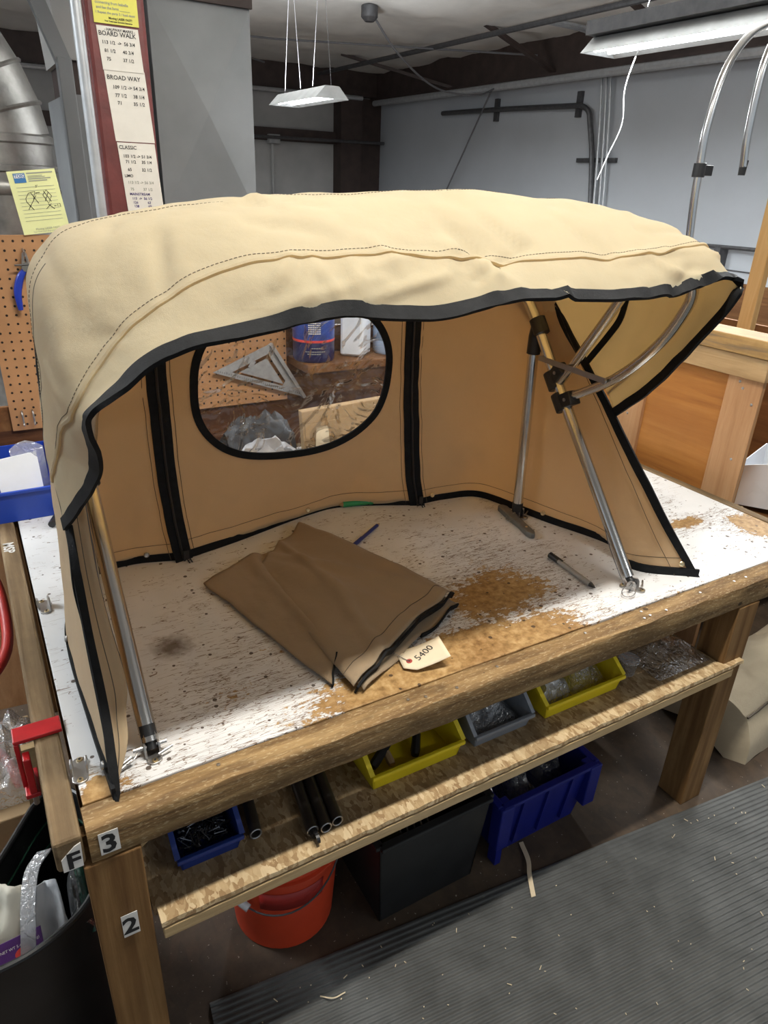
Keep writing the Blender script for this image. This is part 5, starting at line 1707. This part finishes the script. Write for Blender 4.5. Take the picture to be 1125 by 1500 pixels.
stp = crom([(1.10, .13, .004 + FZ), (1.075, .07, .012 + FZ), (1.045, .03, .016 + FZ), (1.012, -.025, .014 + FZ)], 6)
obj('shaving_strip', ribbon(stp, [Vector((1, -.3, .2))] * len(stp), .013, .0015), MAT['sawdust'], None, smooth=True, label='pale curled wood strip at the mat edge below the blue tote', cat='shaving')
stp = crom([(.405, .02, FZ + .014), (.43, .0, FZ + .017), (.46, .0, FZ + .014)], 6)
obj('shaving_strip', MB().tube(stp, .0015, 5), MAT['sawdust'], None, smooth=True, label='thin pale shaving on the mat below the black tote', cat='shaving')

# ribbed mat: every rib is raised
rows = []
mo = Vector((.178, .132, FZ))
mx = Vector((1.809, -.195, 0)).normalized()
my = Vector((-mx.y, mx.x, 0)) * -1
prof = [(0, .0)]
w = 0
while w < 1.5:
    prof += [(w, .008), (w + .0055, .0105), (w + .0085, .0105), (w + .0110, .008)]
    w += .0145
prof += [(w, .008), (w, .0)]
for s in [3.2 * k / 32 for k in range(33)]:
    rows.append([mo + mx * s + my * u + Vector((0, 0, h + .0007 * math.sin(s * 23 + u * 50))) for u, h in prof])
obj('rubber_mat', MB().grid(rows), MAT['mat'], None, label='grey ribbed rubber floor mat in front of the bench', cat='mat')
random.seed(21)
ch = MB()
for k in range(420):
    s, u = random.uniform(.05, 2.2), random.uniform(.02, 1.2)
    c = mo + mx * s + my * u + Vector((0, 0, .0112))
    a = random.uniform(0, 6.28)
    L = random.choice((.0012, .0015, .002, .002, .003, .006))
    d = Vector((math.cos(a), math.sin(a), 0))
    ch.obox(c, d, d.cross(Vector((0, 0, 1))), (0, 0, 1), L, .0009, .0007)
obj('sawdust_specks', ch, MAT['sawdust'], None, label='scattered pale sawdust specks on the ribbed mat', cat='sawdust', kind='stuff')

# canvas bundle on the floor at the right
g2 = []
for v in [k / 40 for k in range(41)]:
    r = []
    for k in range(29):
        a = math.pi * k / 28
        y = .20 - .19 * math.cos(a) * (1 - .08 * math.sin(v * 7)) + .02 * v
        z = FZ + .24 * math.sin(a) ** .6 * (.9 + .1 * math.sin(v * 9)) + .02 * fbm((k * .2, v * 5, 3), 1.2)
        x = 1.97 + 1.2 * v
        r.append(Vector((x, y, max(FZ + .001, z))))
    g2.append(r)
cap0 = [Vector((p.x - .035, .2 + (p.y - .2) * .7, FZ + (p.z - FZ) * .7)) for p in g2[0]]
cap1 = [Vector((1.93, .2, FZ + .06)) for p in g2[0]]
rollo = thing('canvas_bundle', 'cream canvas bundle lying on the floor beyond the right bench leg', 'canvas', (2.5, .2, FZ))
obj('cloth', MB().grid([cap1, cap0] + g2), MAT['canvasroll'], rollo, smooth=True)
obj('seam_cord', MB().tube([r[6] + Vector((0, -.003, .003)) for r in g2], .004, 6), MAT['thread'], rollo, smooth=True)

# ------------------------------------------------------------------ rubbish bin at the left
rb = thing('rubbish_bin', 'large black plastic rubbish bin left of the bench', 'bin', (-.14, .27, FZ))
RP = [(-.26, .10), (-.18, .085), (-.097, .098), (-.02, .145), (.03, .24), (.03, .37), (-.02, .465), (-.075, .452), (-.161, .322), (-.25, .21)]
RC = Vector((-.12, .26, 0))


def rim_loop(s_, z):
    P = RP[-2:] + RP + RP[:2]
    pts = crom([(x, y, 0) for x, y in P], 5)[10:-10]
    pts = pts[:-1] if (pts[0] - pts[-1]).length < 1e-6 else pts
    return [RC + (p - RC) * s_ + Vector((0, 0, z)) for p in pts]


ZR = -.33
loops = [rim_loop(.80, FZ), rim_loop(1.0, ZR), rim_loop(.965, ZR), rim_loop(.77, FZ + .01)]
nl = len(loops[0])
body = MB().grid(loops, closed=True)
body.f.append(list(range(nl))); body.m.append(0)
body.f.append(list(range(3 * nl, 4 * nl))); body.m.append(0)
obj('body', body, MAT['blackrubber'], rb, smooth=True)
obj('rim', MB().tube(rim_loop(.985, ZR), .006, 8, closed=True), MAT['blackrubber'], rb, smooth=True)
for k, (z, s_) in enumerate(((-.40, .93), (-.46, .905))):
    obj('liner_ring', MB().tube(rim_loop(s_, z), .0025, 6, closed=True), MAT['greenplastic'], rb, smooth=True)


def sheet(name, label, pts, mat, cat, bend=.01, group=None, solid=.0008):
    a, b, c, d = [Vector(p) for p in pts]
    rows = []
    nn = (b - a).cross(d - a).normalized()
    for i in range(11):
        v = i / 10
        rows.append([(a * (1 - u) + b * u) * (1 - v) + (d * (1 - u) + c * u) * v + nn * bend * (math.sin(math.pi * u) + .8 * fbm((u * 2, v * 2, len(label)), 1.5)) for u in [k / 10 for k in range(11)]])
    return obj(name, MB().grid(rows), mat, None, smooth=True, solid=solid, label=label, cat=cat, group=group)


sheet('scrap_paper', 'cream curled paper standing in the rubbish bin', [(-.205, .19, -.46), (-.125, .16, -.46), (-.105, .23, -.32), (-.165, .26, -.31)], MAT['creampaper'], 'paper', .014, 'papers in the rubbish bin')
sheet('scrap_paper', 'white folded paper in the rubbish bin beside the bench leg', [(-.125, .15, -.46), (-.055, .145, -.43), (-.065, .21, -.31), (-.105, .22, -.32)], MAT['whitepaper'], 'paper', -.012, 'papers in the rubbish bin')
sheet('scrap_paper', 'pale paper scrap low in the rubbish bin at the picture edge', [(-.24, .22, -.47), (-.19, .17, -.47), (-.19, .21, -.40), (-.235, .26, -.39)], MAT['whitepaper'], 'paper', .01, 'papers in the rubbish bin')
cs3 = crom([(-.135, .125, -.40), (-.125, .15, -.35), (-.115, .19, -.31), (-.10, .23, -.285), (-.075, .26, -.28)], 5)
obj('clear_wrap', ribbon(cs3, [Vector((1, -.2, .1))] * len(cs3), .026, .004), MAT['bagmilk'], None, smooth=True, label='clear plastic strip drooping over the papers in the rubbish bin', cat='wrap')
obj('plastic_bag', MB().grid([[Vector((-.055 + .045 * u, .14 + .10 * v, -.45 + .13 * (math.sin(math.pi * u) ** .5) * (.6 + .4 * v) + .02 * fbm((u * 3, v * 3, 6), 2))) for u in [k / 10 for k in range(11)]] for v in [k / 10 for k in range(11)]]), MAT['bag'], None, smooth=True, label='crinkled clear bag in the rubbish bin against the bench leg', cat='bag')
obj('green_wrapper', MB().grid([[Vector((-.032 + .016 * u, .15 + .10 * v, -.42 + .10 * v + .015 * fbm((u * 3, v * 3, 8), 2))) for u in [k / 6 for k in range(7)]] for v in [k / 8 for k in range(9)]]), MAT['greenplastic'], None, smooth=True, label='green wrapper in the rubbish bin beside the clear bag', cat='wrapper')
pk = thing('printed_packet', 'purple and red printed packet at the front of the rubbish bin', 'packet', (-.17, .12, -.5))
PO, PX, PYv = Vector((-.255, .125, -.435)), Vector((.13, .0, .012)).normalized(), Vector((0, .05, .055)).normalized()
pn = PX.cross(PYv).normalized()
obj('card', MB().prism([PO, PO + PX * .15, PO + PX * .15 + PYv * .07, PO + PYv * .07], -pn * .004), MAT['purple'], pk)
pr = MB()
for (u0, v0, ru, rv) in ((.055, .022, .030, .016), (.10, .018, .022, .012), (.115, .040, .014, .010)):
    pr.add([PO + PX * (u0 + ru * math.cos(a)) + PYv * (v0 + rv * math.sin(a)) + pn * .0006 for a in [2 * math.pi * k / 16 for k in range(16)]], [tuple(range(16))])
obj('print', pr, MAT['redprint'], pk)
text('lettering', 'NET WT 5.4 OZ (153g)', .0068, PO + PX * .078 + PYv * .052 + pn * .0007, PX, PYv, MAT['stickerwhite'], pk)

# hoses, wrap and boards on the floor left of the bench
run('air_hose', 'orange hose on the floor behind the rubbish bin', crom([(-.22, .95, FZ + .25), (-.16, .86, FZ + .29), (-.125, .76, FZ + .28), (-.13, .66, FZ + .24), (-.16, .58, FZ + .16), (-.25, .5, FZ + .08)], 6), .013, 'hose', 'hose', 10)
run('red_hose', 'red hose loop hanging left of the bench board', crom([(-.17, 1.55, -.22), (-.10, 1.40, -.25), (-.082, 1.25, -.30), (-.095, 1.08, -.34), (-.16, .98, -.36), (-.24, .95, -.34)], 6), .016, 'redhose', 'hose', 10)
wr = MB().grid([[Vector((-.26 + .20 * u, .66 + .30 * v, -.52 + (.12 + .05 * fbm((u * 4, v * 4, 2), 1.6)) * (math.sin(math.pi * u) * math.sin(math.pi * v)) ** .4)) for u in [k / 22 for k in range(23)]] for v in [k / 22 for k in range(23)]])
obj('plastic_wrap', wr, MAT['bagmilk'], None, smooth=True, label='crumpled clear plastic wrap left of the red clamp', cat='wrap')
obj('floor_crate', MB().box((-.42, .62, FZ), (-.075, 1.0, -.52)), MAT['cardboard'], None, bevel=.004, label='brown carton on the floor under the plastic wrap', cat='carton')
obj('scrap_board', MB().hexa([(-.095, .50, FZ), (-.055, .50, FZ), (-.055, .52, FZ), (-.095, .52, FZ), (-.095, .53, -.25), (-.055, .53, -.25), (-.055, .55, -.25), (-.095, .55, -.25)]), MAT['lumber'], None, label='short timber offcut standing behind the rubbish bin', cat='timber')
obj('plywood_sheet', MB().hexa([(-.9, 1.50, FZ), (-.06, 1.42, FZ), (-.06, 1.44, FZ), (-.9, 1.52, FZ), (-.9, 1.75, -.10), (-.06, 1.66, -.10), (-.06, 1.68, -.10), (-.9, 1.77, -.10)]), MAT['crateframe'], None, label='plywood sheet leaning on the floor left of the bench', cat='plywood')
